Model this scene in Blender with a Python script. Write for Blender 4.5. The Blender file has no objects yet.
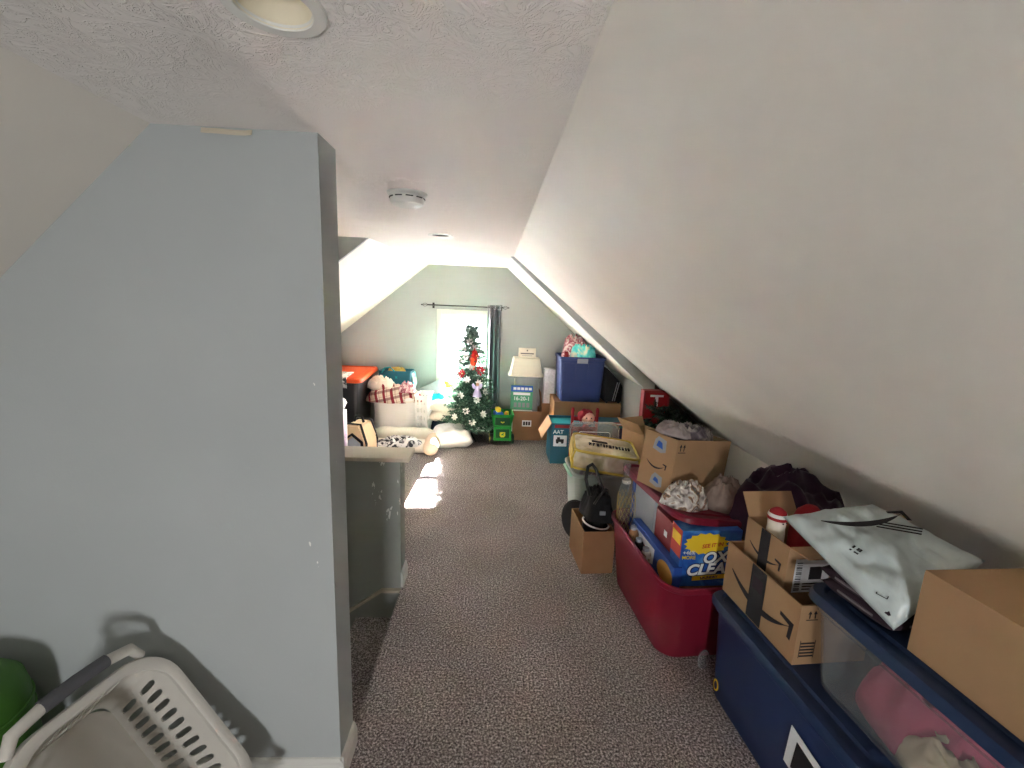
import bpy, bmesh, math, random
from mathutils import Vector, Matrix, noise

SC = bpy.context.scene
COL = SC.collection
PI = math.pi
rnd = random.Random(7)

# ------------------------------------------------------------------ materials
def lin(c):
    out = []
    for v in c:
        v = v / 255.0
        out.append(v / 12.92 if v <= 0.04045 else ((v + 0.055) / 1.055) ** 2.4)
    return (out[0], out[1], out[2], 1.0)

class NT:
    def __init__(self, name):
        self.m = bpy.data.materials.new(name)
        self.m.use_nodes = True
        self.t = self.m.node_tree
        self.b = self.t.nodes['Principled BSDF']
        self.out = self.t.nodes['Material Output']
    def n(self, kind, **kw):
        x = self.t.nodes.new(kind)
        for k, v in kw.items():
            if k.startswith('_'):
                setattr(x, k[1:], v)
            else:
                x.inputs[k.replace('__', ' ')].default_value = v
        return x
    def l(self, a, ao, b, bi):
        self.t.links.new(a.outputs[ao], b.inputs[bi])

def ramp(nt, stops, interp='LINEAR'):
    r = nt.n('ShaderNodeValToRGB')
    r.color_ramp.interpolation = interp
    el = r.color_ramp.elements
    while len(el) < len(stops):
        el.new(0.5)
    for e, (p, c) in zip(el, stops):
        e.position = p
        e.color = c
    return r

def mat(name, c, rough=.6, metal=0, spec=.4, var=0, vscale=12, bump=0, bscale=60, sheen=0, coat=0):
    t = NT(name)
    b = t.b
    L = lin(c)
    b.inputs['Base Color'].default_value = L
    b.inputs['Roughness'].default_value = rough
    b.inputs['Metallic'].default_value = metal
    b.inputs['Specular IOR Level'].default_value = spec
    if sheen:
        b.inputs['Sheen Weight'].default_value = sheen
    if coat:
        b.inputs['Coat Weight'].default_value = coat
    co = t.n('ShaderNodeTexCoord')
    if var:
        nz = t.n('ShaderNodeTexNoise', Scale=vscale, Detail=4.0)
        t.l(co, 'Object', nz, 'Vector')
        r = ramp(t, [(.25, tuple(x * (1 - var) for x in L[:3]) + (1,)), (.75, tuple(min(1, x * (1 + var)) for x in L[:3]) + (1,))])
        t.l(nz, 'Fac', r, 'Fac')
        t.l(r, 'Color', b, 'Base Color')
    if bump:
        nb = t.n('ShaderNodeTexNoise', Scale=bscale, Detail=5.0)
        t.l(co, 'Object', nb, 'Vector')
        bp = t.n('ShaderNodeBump', Strength=bump, Distance=.01)
        t.l(nb, 'Fac', bp, 'Height')
        t.l(bp, 'Normal', b, 'Normal')
    return t.m

def clear(name, c, milky=.3, rough=.15):
    t = NT(name)
    t.b.inputs['Base Color'].default_value = lin(c)
    t.b.inputs['Roughness'].default_value = rough
    tr = t.n('ShaderNodeBsdfTransparent')
    tr.inputs['Color'].default_value = (.97, .97, .97, 1)
    fr = t.n('ShaderNodeLayerWeight', Blend=.25)
    mr = t.n('ShaderNodeMapRange')
    mr.inputs['To Min'].default_value = milky
    mr.inputs['To Max'].default_value = min(1, milky + .3)
    t.l(fr, 'Facing', mr, 'Value')
    mx = t.n('ShaderNodeMixShader')
    t.l(mr, 'Result', mx, 'Fac')
    t.t.links.new(tr.outputs[0], mx.inputs[1])
    t.t.links.new(t.b.outputs[0], mx.inputs[2])
    t.t.links.new(mx.outputs[0], t.out.inputs['Surface'])
    return t.m

def wall_mat(name, c, rough=.75, scr=None, var=.03):
    """painted plasterboard: fine orange peel, faint mottling; scr = list of boxes where the paint is scraped to white"""
    t = NT(name)
    L = lin(c)
    co = t.n('ShaderNodeTexCoord')
    t.b.inputs['Roughness'].default_value = rough
    t.b.inputs['Specular IOR Level'].default_value = .3
    nz = t.n('ShaderNodeTexNoise', Scale=2.3, Detail=3.0)
    t.l(co, 'Object', nz, 'Vector')
    r = ramp(t, [(.3, tuple(x * (1 - var) for x in L[:3]) + (1,)), (.7, tuple(min(1, x * (1 + var)) for x in L[:3]) + (1,))])
    t.l(nz, 'Fac', r, 'Fac')
    src = (r, 'Color')
    if scr:
        mp = t.n('ShaderNodeMapping')
        mp.inputs['Scale'].default_value = (34, 34, 13)
        mp.inputs['Rotation'].default_value = (0, .5, 0)
        t.l(co, 'Object', mp, 'Vector')
        n2 = t.n('ShaderNodeTexNoise', Scale=1.0, Detail=3.0, Roughness=.6)
        t.l(mp, 'Vector', n2, 'Vector')
        th = t.n('ShaderNodeMath', _operation='GREATER_THAN')
        t.l(n2, 'Fac', th, 0)
        th.inputs[1].default_value = scr[2]
        # distance to the worn patch
        sub = t.n('ShaderNodeVectorMath', _operation='SUBTRACT')
        t.l(co, 'Object', sub, 0)
        sub.inputs[1].default_value = scr[0]
        dv = t.n('ShaderNodeVectorMath', _operation='DIVIDE')
        t.l(sub, 'Vector', dv, 0)
        dv.inputs[1].default_value = scr[1]
        ln = t.n('ShaderNodeVectorMath', _operation='LENGTH')
        t.l(dv, 'Vector', ln, 0)
        lt = t.n('ShaderNodeMath', _operation='LESS_THAN')
        t.l(ln, 'Value', lt, 0)
        lt.inputs[1].default_value = 1.0
        ml = t.n('ShaderNodeMath', _operation='MULTIPLY')
        t.l(th, 0, ml, 0)
        t.l(lt, 0, ml, 1)
        mx = t.n('ShaderNodeMix', _data_type='RGBA')
        t.l(ml, 0, mx, 0)
        t.t.links.new(r.outputs['Color'], mx.inputs[6])
        mx.inputs[7].default_value = lin((226, 226, 220))
        t.t.links.new(mx.outputs[2], t.b.inputs['Base Color'])
    else:
        t.l(r, 'Color', t.b, 'Base Color')
    nb = t.n('ShaderNodeTexNoise', Scale=140.0, Detail=2.0)
    t.l(co, 'Object', nb, 'Vector')
    bp = t.n('ShaderNodeBump', Strength=.08, Distance=.004)
    t.l(nb, 'Fac', bp, 'Height')
    t.l(bp, 'Normal', t.b, 'Normal')
    return t.m

def stomp_mat(name, c):
    """ceiling with a slap-brush plaster texture"""
    t = NT(name)
    co = t.n('ShaderNodeTexCoord')
    t.b.inputs['Base Color'].default_value = lin(c)
    t.b.inputs['Roughness'].default_value = .8
    t.b.inputs['Specular IOR Level'].default_value = .25
    w = t.n('ShaderNodeTexNoise', Scale=5.0, Detail=2.0)
    t.l(co, 'Object', w, 'Vector')
    sc = t.n('ShaderNodeVectorMath', _operation='SCALE')
    t.l(w, 'Color', sc, 0)
    sc.inputs['Scale'].default_value = .9
    ad = t.n('ShaderNodeVectorMath', _operation='ADD')
    t.l(co, 'Object', ad, 0)
    t.l(sc, 'Vector', ad, 1)
    n1 = t.n('ShaderNodeTexNoise', Scale=15.0, Detail=4.0, Distortion=2.2)
    t.l(ad, 'Vector', n1, 'Vector')
    r = ramp(t, [(.44, (0, 0, 0, 1)), (.5, (1, 1, 1, 1)), (.56, (.1, .1, .1, 1))])
    t.l(n1, 'Fac', r, 'Fac')
    # patches: the texture is stronger in some places than in others
    n2 = t.n('ShaderNodeTexNoise', Scale=2.2, Detail=1.0)
    t.l(co, 'Object', n2, 'Vector')
    mr = t.n('ShaderNodeMapRange')
    mr.inputs['From Min'].default_value = .42
    mr.inputs['From Max'].default_value = .68
    mr.inputs['To Min'].default_value = .10
    t.l(n2, 'Fac', mr, 'Value')
    mu = t.n('ShaderNodeMath', _operation='MULTIPLY')
    t.l(r, 'Color', mu, 0)
    t.l(mr, 'Result', mu, 1)
    bp = t.n('ShaderNodeBump', Strength=.62, Distance=.006)
    t.l(mu, 0, bp, 'Height')
    t.l(bp, 'Normal', t.b, 'Normal')
    return t.m

def carpet_mat():
    t = NT('carpet')
    co = t.n('ShaderNodeTexCoord')
    n1 = t.n('ShaderNodeTexNoise', Scale=120.0, Detail=3.0, Roughness=.75)
    t.l(co, 'Object', n1, 'Vector')
    r = ramp(t, [(.34, lin((44, 38, 38))), (.46, lin((120, 111, 109))), (.54, lin((160, 150, 147))), (.66, lin((240, 230, 226)))])
    t.l(n1, 'Fac', r, 'Fac')
    n2 = t.n('ShaderNodeTexNoise', Scale=1.7, Detail=3.0)
    t.l(co, 'Object', n2, 'Vector')
    r2 = ramp(t, [(.35, (.82, .82, .82, 1)), (.65, (1.05, 1.04, 1.04, 1))])
    t.l(n2, 'Fac', r2, 'Fac')
    mx = t.n('ShaderNodeMix', _data_type='RGBA', _blend_type='MULTIPLY')
    mx.inputs[0].default_value = 1
    t.t.links.new(r.outputs['Color'], mx.inputs[6])
    t.t.links.new(r2.outputs['Color'], mx.inputs[7])
    t.t.links.new(mx.outputs[2], t.b.inputs['Base Color'])
    t.b.inputs['Roughness'].default_value = .95
    t.b.inputs['Specular IOR Level'].default_value = .1
    bp = t.n('ShaderNodeBump', Strength=.9, Distance=.008)
    t.l(n1, 'Fac', bp, 'Height')
    t.l(bp, 'Normal', t.b, 'Normal')
    return t.m

def plaid_mat(name, base, c2, c3, s=11):
    t = NT(name)
    co = t.n('ShaderNodeTexCoord')
    sp = t.n('ShaderNodeSeparateXYZ')
    mp = t.n('ShaderNodeMapping')
    mp.inputs['Rotation'].default_value = (.1, .25, .1)
    t.l(co, 'Object', mp, 'Vector')
    t.l(mp, 'Vector', sp, 'Vector')
    cols = []
    for ax in ('X', 'Z'):
        m = t.n('ShaderNodeMath', _operation='MULTIPLY'); t.l(sp, ax, m, 0); m.inputs[1].default_value = s
        f = t.n('ShaderNodeMath', _operation='FRACT'); t.l(m, 0, f, 0)
        r = ramp(t, [(0, (0, 0, 0, 1)), (.3, (1, 1, 1, 1)), (.62, (0, 0, 0, 1)), (.8, (.6, .6, .6, 1)), (.86, (0, 0, 0, 1))], 'CONSTANT')
        t.l(f, 0, r, 'Fac')
        cols.append(r)
    a = t.n('ShaderNodeMix', _data_type='RGBA')
    t.t.links.new(cols[0].outputs['Color'], a.inputs[0])
    a.inputs[6].default_value = lin(base); a.inputs[7].default_value = lin(c2)
    b = t.n('ShaderNodeMix', _data_type='RGBA')
    sc = t.n('ShaderNodeMath', _operation='MULTIPLY'); t.l(cols[1], 'Color', sc, 0); sc.inputs[1].default_value = .65
    t.l(sc, 0, b, 0)
    t.t.links.new(a.outputs[2], b.inputs[6]); b.inputs[7].default_value = lin(c3)
    t.t.links.new(b.outputs[2], t.b.inputs['Base Color'])
    t.b.inputs['Roughness'].default_value = .9
    return t.m

def print_mat(name, stops, scale=16, rough=.8, kind='noise', dist=1.0):
    """printed fabric or plastic: blotches of several colours"""
    t = NT(name)
    co = t.n('ShaderNodeTexCoord')
    if kind == 'noise':
        n = t.n('ShaderNodeTexNoise', Scale=scale, Detail=3.0, Distortion=dist)
        src = 'Fac'
    else:
        n = t.n('ShaderNodeTexVoronoi', Scale=scale)
        src = 'Distance'
    t.l(co, 'Object', n, 'Vector')
    r = ramp(t, [(p, lin(c)) for p, c in stops], 'CONSTANT' if kind == 'hard' else 'LINEAR')
    t.l(n, src, r, 'Fac')
    t.l(r, 'Color', t.b, 'Base Color')
    t.b.inputs['Roughness'].default_value = rough
    return t.m

def siding_mat():
    t = NT('siding')
    co = t.n('ShaderNodeTexCoord')
    sp = t.n('ShaderNodeSeparateXYZ'); t.l(co, 'Object', sp, 'Vector')
    m = t.n('ShaderNodeMath', _operation='MULTIPLY'); t.l(sp, 'Z', m, 0); m.inputs[1].default_value = 9
    f = t.n('ShaderNodeMath', _operation='FRACT'); t.l(m, 0, f, 0)
    r = ramp(t, [(0, lin((150, 166, 174))), (.14, lin((228, 232, 235)))], 'CONSTANT')
    t.l(f, 0, r, 'Fac'); t.l(r, 'Color', t.b, 'Base Color')
    t.b.inputs['Roughness'].default_value = .6
    return t.m

MAT = {}
MAT['wall'] = wall_mat('grey_green_wall_paint', (172, 177, 177))
MAT['wall_part'] = wall_mat('grey_green_wall_paint_worn', (172, 177, 177), scr=((-.50, 1.24, .95), (.045, .2, .5), .70))
MAT['wall_half'] = wall_mat('grey_green_wall_paint_scuffed', (150, 152, 145), scr=((-.55, 2.25, .62), (.09, .2, .22), .64))  # wall paint darkened to stand in for the half wall's shade; scrapes are wear
MAT['slope'] = wall_mat('warm_white_slope_paint', (226, 221, 212), rough=.6)
MAT['ceil'] = stomp_mat('brushed_plaster', (240, 235, 230))
MAT['trim'] = mat('white_trim_paint', (210, 209, 203), .45)
MAT['cap'] = mat('cream_trim_paint', (196, 186, 166), .55)
MAT['carpet'] = carpet_mat()
MAT['dark_panel'] = mat('dark_brown_panel', (70, 55, 48), .7, var=.15)
MAT['card'] = mat('cardboard', (170, 137, 103), .85, spec=.15, var=.07, vscale=6, bump=.05, bscale=150)
MAT['card_d'] = mat('cardboard_brown', (150, 112, 80), .85, spec=.15, var=.08, vscale=6)
MAT['card_l'] = mat('cardboard_pale', (196, 160, 124), .85, spec=.15, var=.06, vscale=6)
MAT['navy'] = mat('navy_plastic', (30, 47, 88), .45, var=.06, vscale=4)
MAT['navy_lid'] = mat('navy_lid_plastic', (30, 50, 84), .5)
MAT['blue'] = mat('blue_plastic', (46, 62, 112), .4, var=.05, vscale=4)
MAT['crimson'] = mat('crimson_plastic', (122, 22, 44), .42, var=.05, vscale=4)
MAT['black'] = mat('black_cloth', (24, 23, 25), .9, var=.25, vscale=18)
MAT['blackp'] = mat('black_plastic', (26, 26, 28), .45)
MAT['ink'] = mat('black_ink', (28, 26, 30), .7)
MAT['white'] = mat('white_paper', (232, 232, 228), .7)
MAT['paper'] = mat('label_paper', (226, 228, 230), .6)
MAT['purple'] = mat('dark_purple_fleece', (52, 24, 48), .95, var=.25, vscale=9, sheen=.2)
MAT['red'] = mat('red_cloth', (156, 28, 36), .8)
MAT['redp'] = mat('red_print', (140, 36, 38), .5)
MAT['teal'] = mat('teal_card', (20, 92, 112), .55)
MAT['tealcloth'] = mat('teal_cloth', (30, 150, 158), .85)
MAT['aqua'] = print_mat('aqua_white_fabric', [(.35, (60, 205, 205)), (.5, (120, 225, 220)), (.62, (226, 226, 200))], 9)
MAT['pinkcloth'] = print_mat('pink_floral_fabric', [(.35, (150, 70, 88)), (.5, (205, 140, 150)), (.62, (236, 214, 208))], 24)
MAT['pink'] = mat('pink_fleece', (196, 92, 118), .95, var=.06)
MAT['peach'] = mat('cream_edge_fleece', (214, 196, 168), .95, var=.06)
MAT['green_cl'] = mat('dark_green_fleece', (44, 92, 76), .95, var=.15)
MAT['cream'] = mat('cream_plastic', (222, 216, 200), .5)
MAT['linen'] = mat('cream_linen', (232, 224, 210), .9, var=.05, vscale=7, bump=.1, bscale=40)
MAT['whitecl'] = mat('white_cotton', (238, 236, 232), .9, var=.04, vscale=7)
MAT['zebra'] = print_mat('zebra_fabric', [(.42, (60, 62, 68)), (.5, (224, 222, 220))], 9, dist=2)
MAT['plaid'] = plaid_mat('red_plaid', (226, 210, 190), (150, 40, 52), (112, 34, 48))
MAT['denim'] = mat('dark_denim', (44, 62, 82), .95, var=.15)
MAT['orange'] = mat('orange_plastic', (238, 92, 40), .45)
MAT['tan'] = mat('tan_canvas', (206, 176, 138), .85, var=.05)
MAT['grey_rubber'] = mat('grey_grip', (84, 84, 88), .65)
MAT['basket'] = mat('pale_grey_plastic', (196, 192, 184), .45)
MAT['green'] = mat('green_plastic', (62, 108, 36), .5)
MAT['mailer'] = mat('pale_grey_mailer', (196, 208, 208), .35, var=.03, vscale=8, spec=.5)
MAT['quilt'] = mat('dark_quilt', (46, 30, 40), .9, var=.3, vscale=40)
MAT['bead'] = mat('grey_cord', (120, 112, 116), .7)
MAT['clear'] = clear('clear_tote_plastic', (170, 176, 180), .07, .2)
MAT['milky'] = clear('milky_tote_plastic', (196, 206, 206), .42, .3)
MAT['lidclear'] = clear('frosted_lid_plastic', (218, 218, 216), .26, .25)
MAT['glassjar'] = clear('clear_glass', (190, 195, 195), .10, .05)
MAT['pane'] = clear('window_glass', (230, 240, 245), .03, .02)
MAT['mint'] = mat('mint_plastic', (150, 200, 182), .45)
MAT['vinyl'] = print_mat('blanket_in_clear_vinyl', [(.35, (160, 146, 114)), (.5, (190, 178, 148)), (.65, (212, 204, 182))], 7, .3)
MAT['yellow'] = mat('yellow_vinyl', (196, 172, 70), .4)
MAT['netgold'] = mat('gold_net', (186, 160, 92), .5, metal=.3)
MAT['foil'] = print_mat('printed_wrap', [(.3, (50, 40, 40)), (.4, (180, 170, 165)), (.5, (236, 232, 226)), (.56, (160, 124, 92)), (.62, (90, 84, 86)), (.7, (220, 214, 210))], 13, .35, dist=1.5)
MAT['lilac'] = print_mat('lilac_grey_fabric', [(.34, (66, 58, 66)), (.46, (112, 102, 110)), (.54, (170, 162, 156)), (.62, (96, 86, 94)), (.7, (150, 142, 104))], 9, .8)
MAT['beigecl'] = mat('taupe_plush', (142, 124, 114), .95, var=.18, vscale=26)
MAT['oxi_blue'] = print_mat('blue_burst_print', [(.35, (26, 72, 158)), (.55, (44, 112, 192)), (.75, (110, 168, 214))], 7, .45, dist=2)
MAT['oxi_side'] = mat('orange_red_print', (206, 66, 40), .5)
MAT['yellowp'] = mat('yellow_print', (246, 208, 48), .5)
MAT['navyink'] = mat('navy_print', (22, 30, 78), .5)
MAT['bluebox'] = mat('blue_box_print', (40, 78, 160), .5)
MAT['greyp'] = mat('silver_grey_panel', (150, 154, 160), .4)
MAT['foodp'] = mat('orange_food_print', (222, 160, 70), .5)
MAT['jd_green'] = mat('toy_green_plastic', (28, 132, 52), .4)
MAT['jd_dark'] = mat('toy_dark_green', (16, 70, 34), .5)
MAT['jd_yellow'] = mat('toy_yellow', (240, 200, 40), .5)
MAT['toyblue'] = mat('toy_blue', (36, 96, 200), .5)
MAT['toyorange'] = mat('toy_orange', (236, 140, 40), .5)
MAT['needle'] = print_mat('fir_needles', [(.35, (24, 54, 42)), (.5, (52, 92, 72)), (.66, (120, 156, 130))], 30, .7)
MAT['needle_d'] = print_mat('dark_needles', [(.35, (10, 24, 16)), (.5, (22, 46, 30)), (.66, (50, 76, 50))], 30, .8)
MAT['bark'] = mat('dark_wire_trunk', (50, 42, 34), .8)
MAT['petalw'] = mat('white_petal', (240, 238, 232), .6)
MAT['petalr'] = mat('red_petal', (190, 20, 40), .6)
MAT['birdr'] = mat('red_plume', (214, 34, 28), .7)
MAT['birdo'] = mat('orange_plume', (250, 96, 48), .7)
MAT['angel'] = mat('lilac_satin', (206, 196, 226), .5)
MAT['skin'] = mat('doll_skin', (224, 176, 150), .6)
MAT['curtain'] = mat('charcoal_satin_curtain', (112, 114, 122), .35, spec=.6)
MAT['rod'] = mat('black_metal_rod', (44, 42, 44), .4, metal=.6)
MAT['chrome'] = mat('bright_ring', (190, 190, 194), .25, metal=1)
MAT['lampw'] = mat('white_lamp_trim', (222, 222, 216), .45)
MAT['lampc'] = mat('cream_reflector', (236, 228, 206), .3)
MAT['slotdark'] = mat('dark_slot', (60, 60, 60), .7)
MAT['siding'] = siding_mat()
MAT['brick'] = mat('pale_siding', (228, 228, 226), .9, var=.2)  # kept pale so the added facade throws sunlight onto the neighbour's siding
MAT['asphalt'] = mat('pale_gravel', (112, 112, 112), .95)  # tone of the added slab, sets the light bounced up through the window
MAT['frost'] = mat('white_patterned_wrap', (214, 214, 216), .3, var=.15, vscale=40)
MAT['packgreen'] = mat('green_bag_print', (72, 150, 112), .5)
MAT['packblue'] = mat('blue_bag_print', (36, 92, 190), .5)
MAT['greycl'] = mat('grey_cushion', (178, 180, 186), .9, var=.05)
MAT['turq'] = mat('turquoise_towel', (30, 176, 206), .95, var=.1)
MAT['lavprint'] = print_mat('lavender_print', [(.4, (230, 224, 232)), (.55, (206, 170, 214)), (.66, (240, 238, 240))], 18, .6)
MAT['silver'] = mat('silver_tube', (170, 172, 176), .3, metal=.9)
MAT['towelw'] = mat('white_towel', (164, 154, 152), .95, var=.1)
MAT['hatred'] = mat('doll_red_hood', (134, 22, 32), .9, var=.1)

# ------------------------------------------------------------------ object helpers
def link(o, parent=None):
    COL.objects.link(o)
    if parent is not None:
        o.parent = parent
    return o

def part(name, bm, m, parent=None, loc=(0, 0, 0), rot=(0, 0, 0), smooth=None, label=None):
    bmesh.ops.recalc_face_normals(bm, faces=bm.faces)
    me = bpy.data.meshes.new(name)
    bm.to_mesh(me)
    bm.free()
    me.materials.append(MAT[m] if isinstance(m, str) else m)
    if smooth is not None:
        me.polygons.foreach_set('use_smooth', [True] * len(me.polygons))
        if smooth < 180:
            me.set_sharp_from_angle(angle=math.radians(smooth))
    o = link(bpy.data.objects.new(name, me), parent)
    o.location = loc
    o.rotation_euler = rot
    if label:
        o['label'] = label
    return o

def tag(o, label, cat, group=None):
    o['label'] = label
    o['category'] = cat
    if group:
        o['group'] = group
    return o

def thing(name, label, cat, loc=(0, 0, 0), rot=0, group=None):
    o = link(bpy.data.objects.new(name, None))
    o.empty_display_size = .05
    o.location = loc
    o.rotation_euler = rot if isinstance(rot, tuple) else (0, 0, rot)
    return tag(o, label, cat, group)

def struct(name, bm, m, smooth=None, parent=None, loc=(0, 0, 0), rot=(0, 0, 0)):
    o = part(name, bm, m, parent, loc, rot, smooth)
    if parent is None:
        o['kind'] = 'structure'
    return o

def dup(root, loc, rot=None, label=None, group=None):
    r = root.copy(); COL.objects.link(r)
    r.location = loc
    if rot is not None:
        r.rotation_euler = rot
    if label: r['label'] = label
    if group: r['group'] = group
    for ch in list(root.children):
        c = ch.copy(); COL.objects.link(c); c.parent = r
        for g in list(ch.children):
            d = g.copy(); COL.objects.link(d); d.parent = c
    return r

# ------------------------------------------------------------------ mesh helpers
def B():
    return bmesh.new()

def box(bm, x0, x1, y0, y1, z0, z1, bev=0, seg=2, M=None):
    vs = [bm.verts.new(p) for p in ((x0, y0, z0), (x1, y0, z0), (x1, y1, z0), (x0, y1, z0), (x0, y0, z1), (x1, y0, z1), (x1, y1, z1), (x0, y1, z1))]
    fs = [bm.faces.new([vs[i] for i in f]) for f in ((3, 2, 1, 0), (4, 5, 6, 7), (0, 1, 5, 4), (1, 2, 6, 5), (2, 3, 7, 6), (3, 0, 4, 7))]
    allv = vs
    if bev:
        es = list({e for f in fs for e in f.edges})
        g = bmesh.ops.bevel(bm, geom=es, offset=bev, segments=seg, profile=.5, affect='EDGES')
        allv = list({v for f in g['faces'] for v in f.verts} | {v for v in vs if v.is_valid})
    if M is not None:
        bmesh.ops.transform(bm, matrix=M, verts=allv)
    return bm

def prism(bm, pts, axis, a0, a1):
    """extrude a polygon (list of 2-D points) along an axis"""
    def P(p, a):
        return {'x': (a, p[0], p[1]), 'y': (p[0], a, p[1]), 'z': (p[0], p[1], a)}[axis]
    lo = [bm.verts.new(P(p, a0)) for p in pts]
    hi = [bm.verts.new(P(p, a1)) for p in pts]
    n = len(pts)
    bm.faces.new(lo)
    bm.faces.new(hi[::-1])
    for i in range(n):
        bm.faces.new((lo[i], hi[i], hi[(i + 1) % n], lo[(i + 1) % n]))
    return bm

def rr(w, d, r, z, n=5):
    r = min(r, w / 2 - 1e-4, d / 2 - 1e-4)
    pts = []
    for cx, cy, a0 in ((w / 2 - r, d / 2 - r, 0), (-w / 2 + r, d / 2 - r, PI / 2), (-w / 2 + r, -d / 2 + r, PI), (w / 2 - r, -d / 2 + r, PI * 1.5)):
        for i in range(n + 1):
            a = a0 + PI / 2 * i / n
            pts.append(Vector((cx + r * math.cos(a), cy + r * math.sin(a), z)))
    return pts

def loft(bm, rings, cap0=True, cap1=True, M=None):
    R = []
    for ring in rings:
        R.append([bm.verts.new((M @ Vector(p)) if M is not None else p) for p in ring])
    n = len(R[0])
    for a, b in zip(R, R[1:]):
        for i in range(n):
            bm.faces.new((a[i], a[(i + 1) % n], b[(i + 1) % n], b[i]))
    if cap0: bm.faces.new(R[0][::-1])
    if cap1: bm.faces.new(R[-1])
    return bm

def tote_bm(w, d, h, tx=.03, ty=.04, r=.05, wall=.004, rim=.018, band=.03):
    bm = B()
    wb, db = w - 2 * rim - 2 * tx, d - 2 * rim - 2 * ty
    rings = [rr(wb - .03, db - .03, r * .8, 0), rr(wb - .008, db - .008, r, .004), rr(wb, db, r, .014),
             rr(w - 2 * rim, d - 2 * rim, r, h - band), rr(w - .006, d - .006, r + rim, h - band + .002), rr(w, d, r + rim, h - band + .006),
             rr(w, d, r + rim, h - .004), rr(w - .008, d - .008, r + rim, h), rr(w - 2 * rim - 2 * wall + .012, d - 2 * rim - 2 * wall + .012, r, h),
             rr(w - 2 * rim - 2 * wall, d - 2 * rim - 2 * wall, r, h - .008), rr(wb - 2 * wall, db - 2 * wall, r, .02), rr(wb - 2 * wall - .02, db - 2 * wall - .02, r * .8, .012)]
    return loft(bm, rings)

def lid_bm(w, d, r=.06, t=.03, flat=False):
    bm = B()
    rings = [rr(w - .012, d - .012, r, 0), rr(w, d, r, .003), rr(w, d, r, t * .65), rr(w - .012, d - .012, r, t * .95), rr(w - .03, d - .03, r, t)]
    if not flat:
        rings += [rr(w - .055, d - .055, r * .9, t), rr(w - .07, d - .07, r * .8, t - .009), rr(w - .12, d - .12, r * .7, t - .009), rr(w - .135, d - .135, r * .7, t - .002)]
    rings.append(rr(w - .2, d - .2, r * .5, t - .002 if not flat else t))
    return loft(bm, rings)

def tube(bm, pts, r, n=8, closed=False, radii=None, M=None):
    pts = [Vector(p) for p in pts]
    m = len(pts)
    rings = []
    up = Vector((0, 0, 1))
    for i, p in enumerate(pts):
        a = pts[(i - 1) % m] if (closed or i > 0) else p
        b = pts[(i + 1) % m] if (closed or i < m - 1) else p
        t = (b - a).normalized()
        s = t.cross(up)
        if s.length < 1e-3:
            s = t.cross(Vector((0, 1, 0)))
        s.normalize()
        u = s.cross(t).normalized()
        rad = radii[i] if radii else r
        rings.append([p + s * (rad * math.cos(2 * PI * k / n)) + u * (rad * math.sin(2 * PI * k / n)) for k in range(n)])
    if closed:
        rings.append(rings[0])
        R = [[bm.verts.new((M @ q) if M is not None else q) for q in ring] for ring in rings[:-1]]
        R.append(R[0])
        for a, b in zip(R, R[1:]):
            for i in range(n):
                bm.faces.new((a[i], a[(i + 1) % n], b[(i + 1) % n], b[i]))
        return bm
    return loft(bm, rings, M=M)

def lathe(bm, prof, n=32, M=None, cap0=True, cap1=True):
    rings = [[Vector((r * math.cos(2 * PI * k / n), r * math.sin(2 * PI * k / n), z)) for k in range(n)] for r, z in prof]
    return loft(bm, rings, cap0, cap1, M)

def nz(x, y, z, s):
    return noise.noise(Vector((x * 1.0 + s * 13.7, y + s * 5.1, z + s * 3.3)))

def heap_bm(w, d, h, seed=1, fold=.35, p=2.4, freq=3.0, na=56, nr=18, rough=.12, cap=.055):
    """a crumpled heap of cloth sitting on z = 0"""
    bm = B()
    rings = []
    prev = []
    for i in range(nr + 1):
        t = 1 - i / nr
        ring = []
        for k in range(na):
            a = 2 * PI * k / na
            ca, sa = math.cos(a), math.sin(a)
            out = 1 + rough * 1.6 * nz(ca * 1.6, sa * 1.6, 0, seed) + rough * .6 * nz(ca * 4, sa * 4, 2, seed)
            x, y = ca * t * out, sa * t * out
            e = max(0, 1 - t ** p)
            f = 1 - abs(nz(x * freq, y * freq, .3, seed)) * 2.2
            g = nz(x * freq * 2.3, y * freq * 2.3, 1.7, seed)
            am = min(fold * h, cap)
            z = (e ** .6) * (h - am + am * max(0, f)) + am * .35 * g * e
            wob = .05 * nz(x * freq, y * freq, 4.4, seed + 3)
            ring.append(Vector((x * w / 2 + w * wob * e, y * d / 2 + d * wob * e, max(0, z) if i else 0)))
        rings.append(ring)
    rings[-1] = [Vector((sum(v.x for v in rings[-1]) / na + math.cos(2 * PI * k / na) * .0008, sum(v.y for v in rings[-1]) / na + math.sin(2 * PI * k / na) * .0008, sum(v.z for v in rings[-2]) / na)) for k in range(na)]
    return loft(bm, rings)

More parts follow.
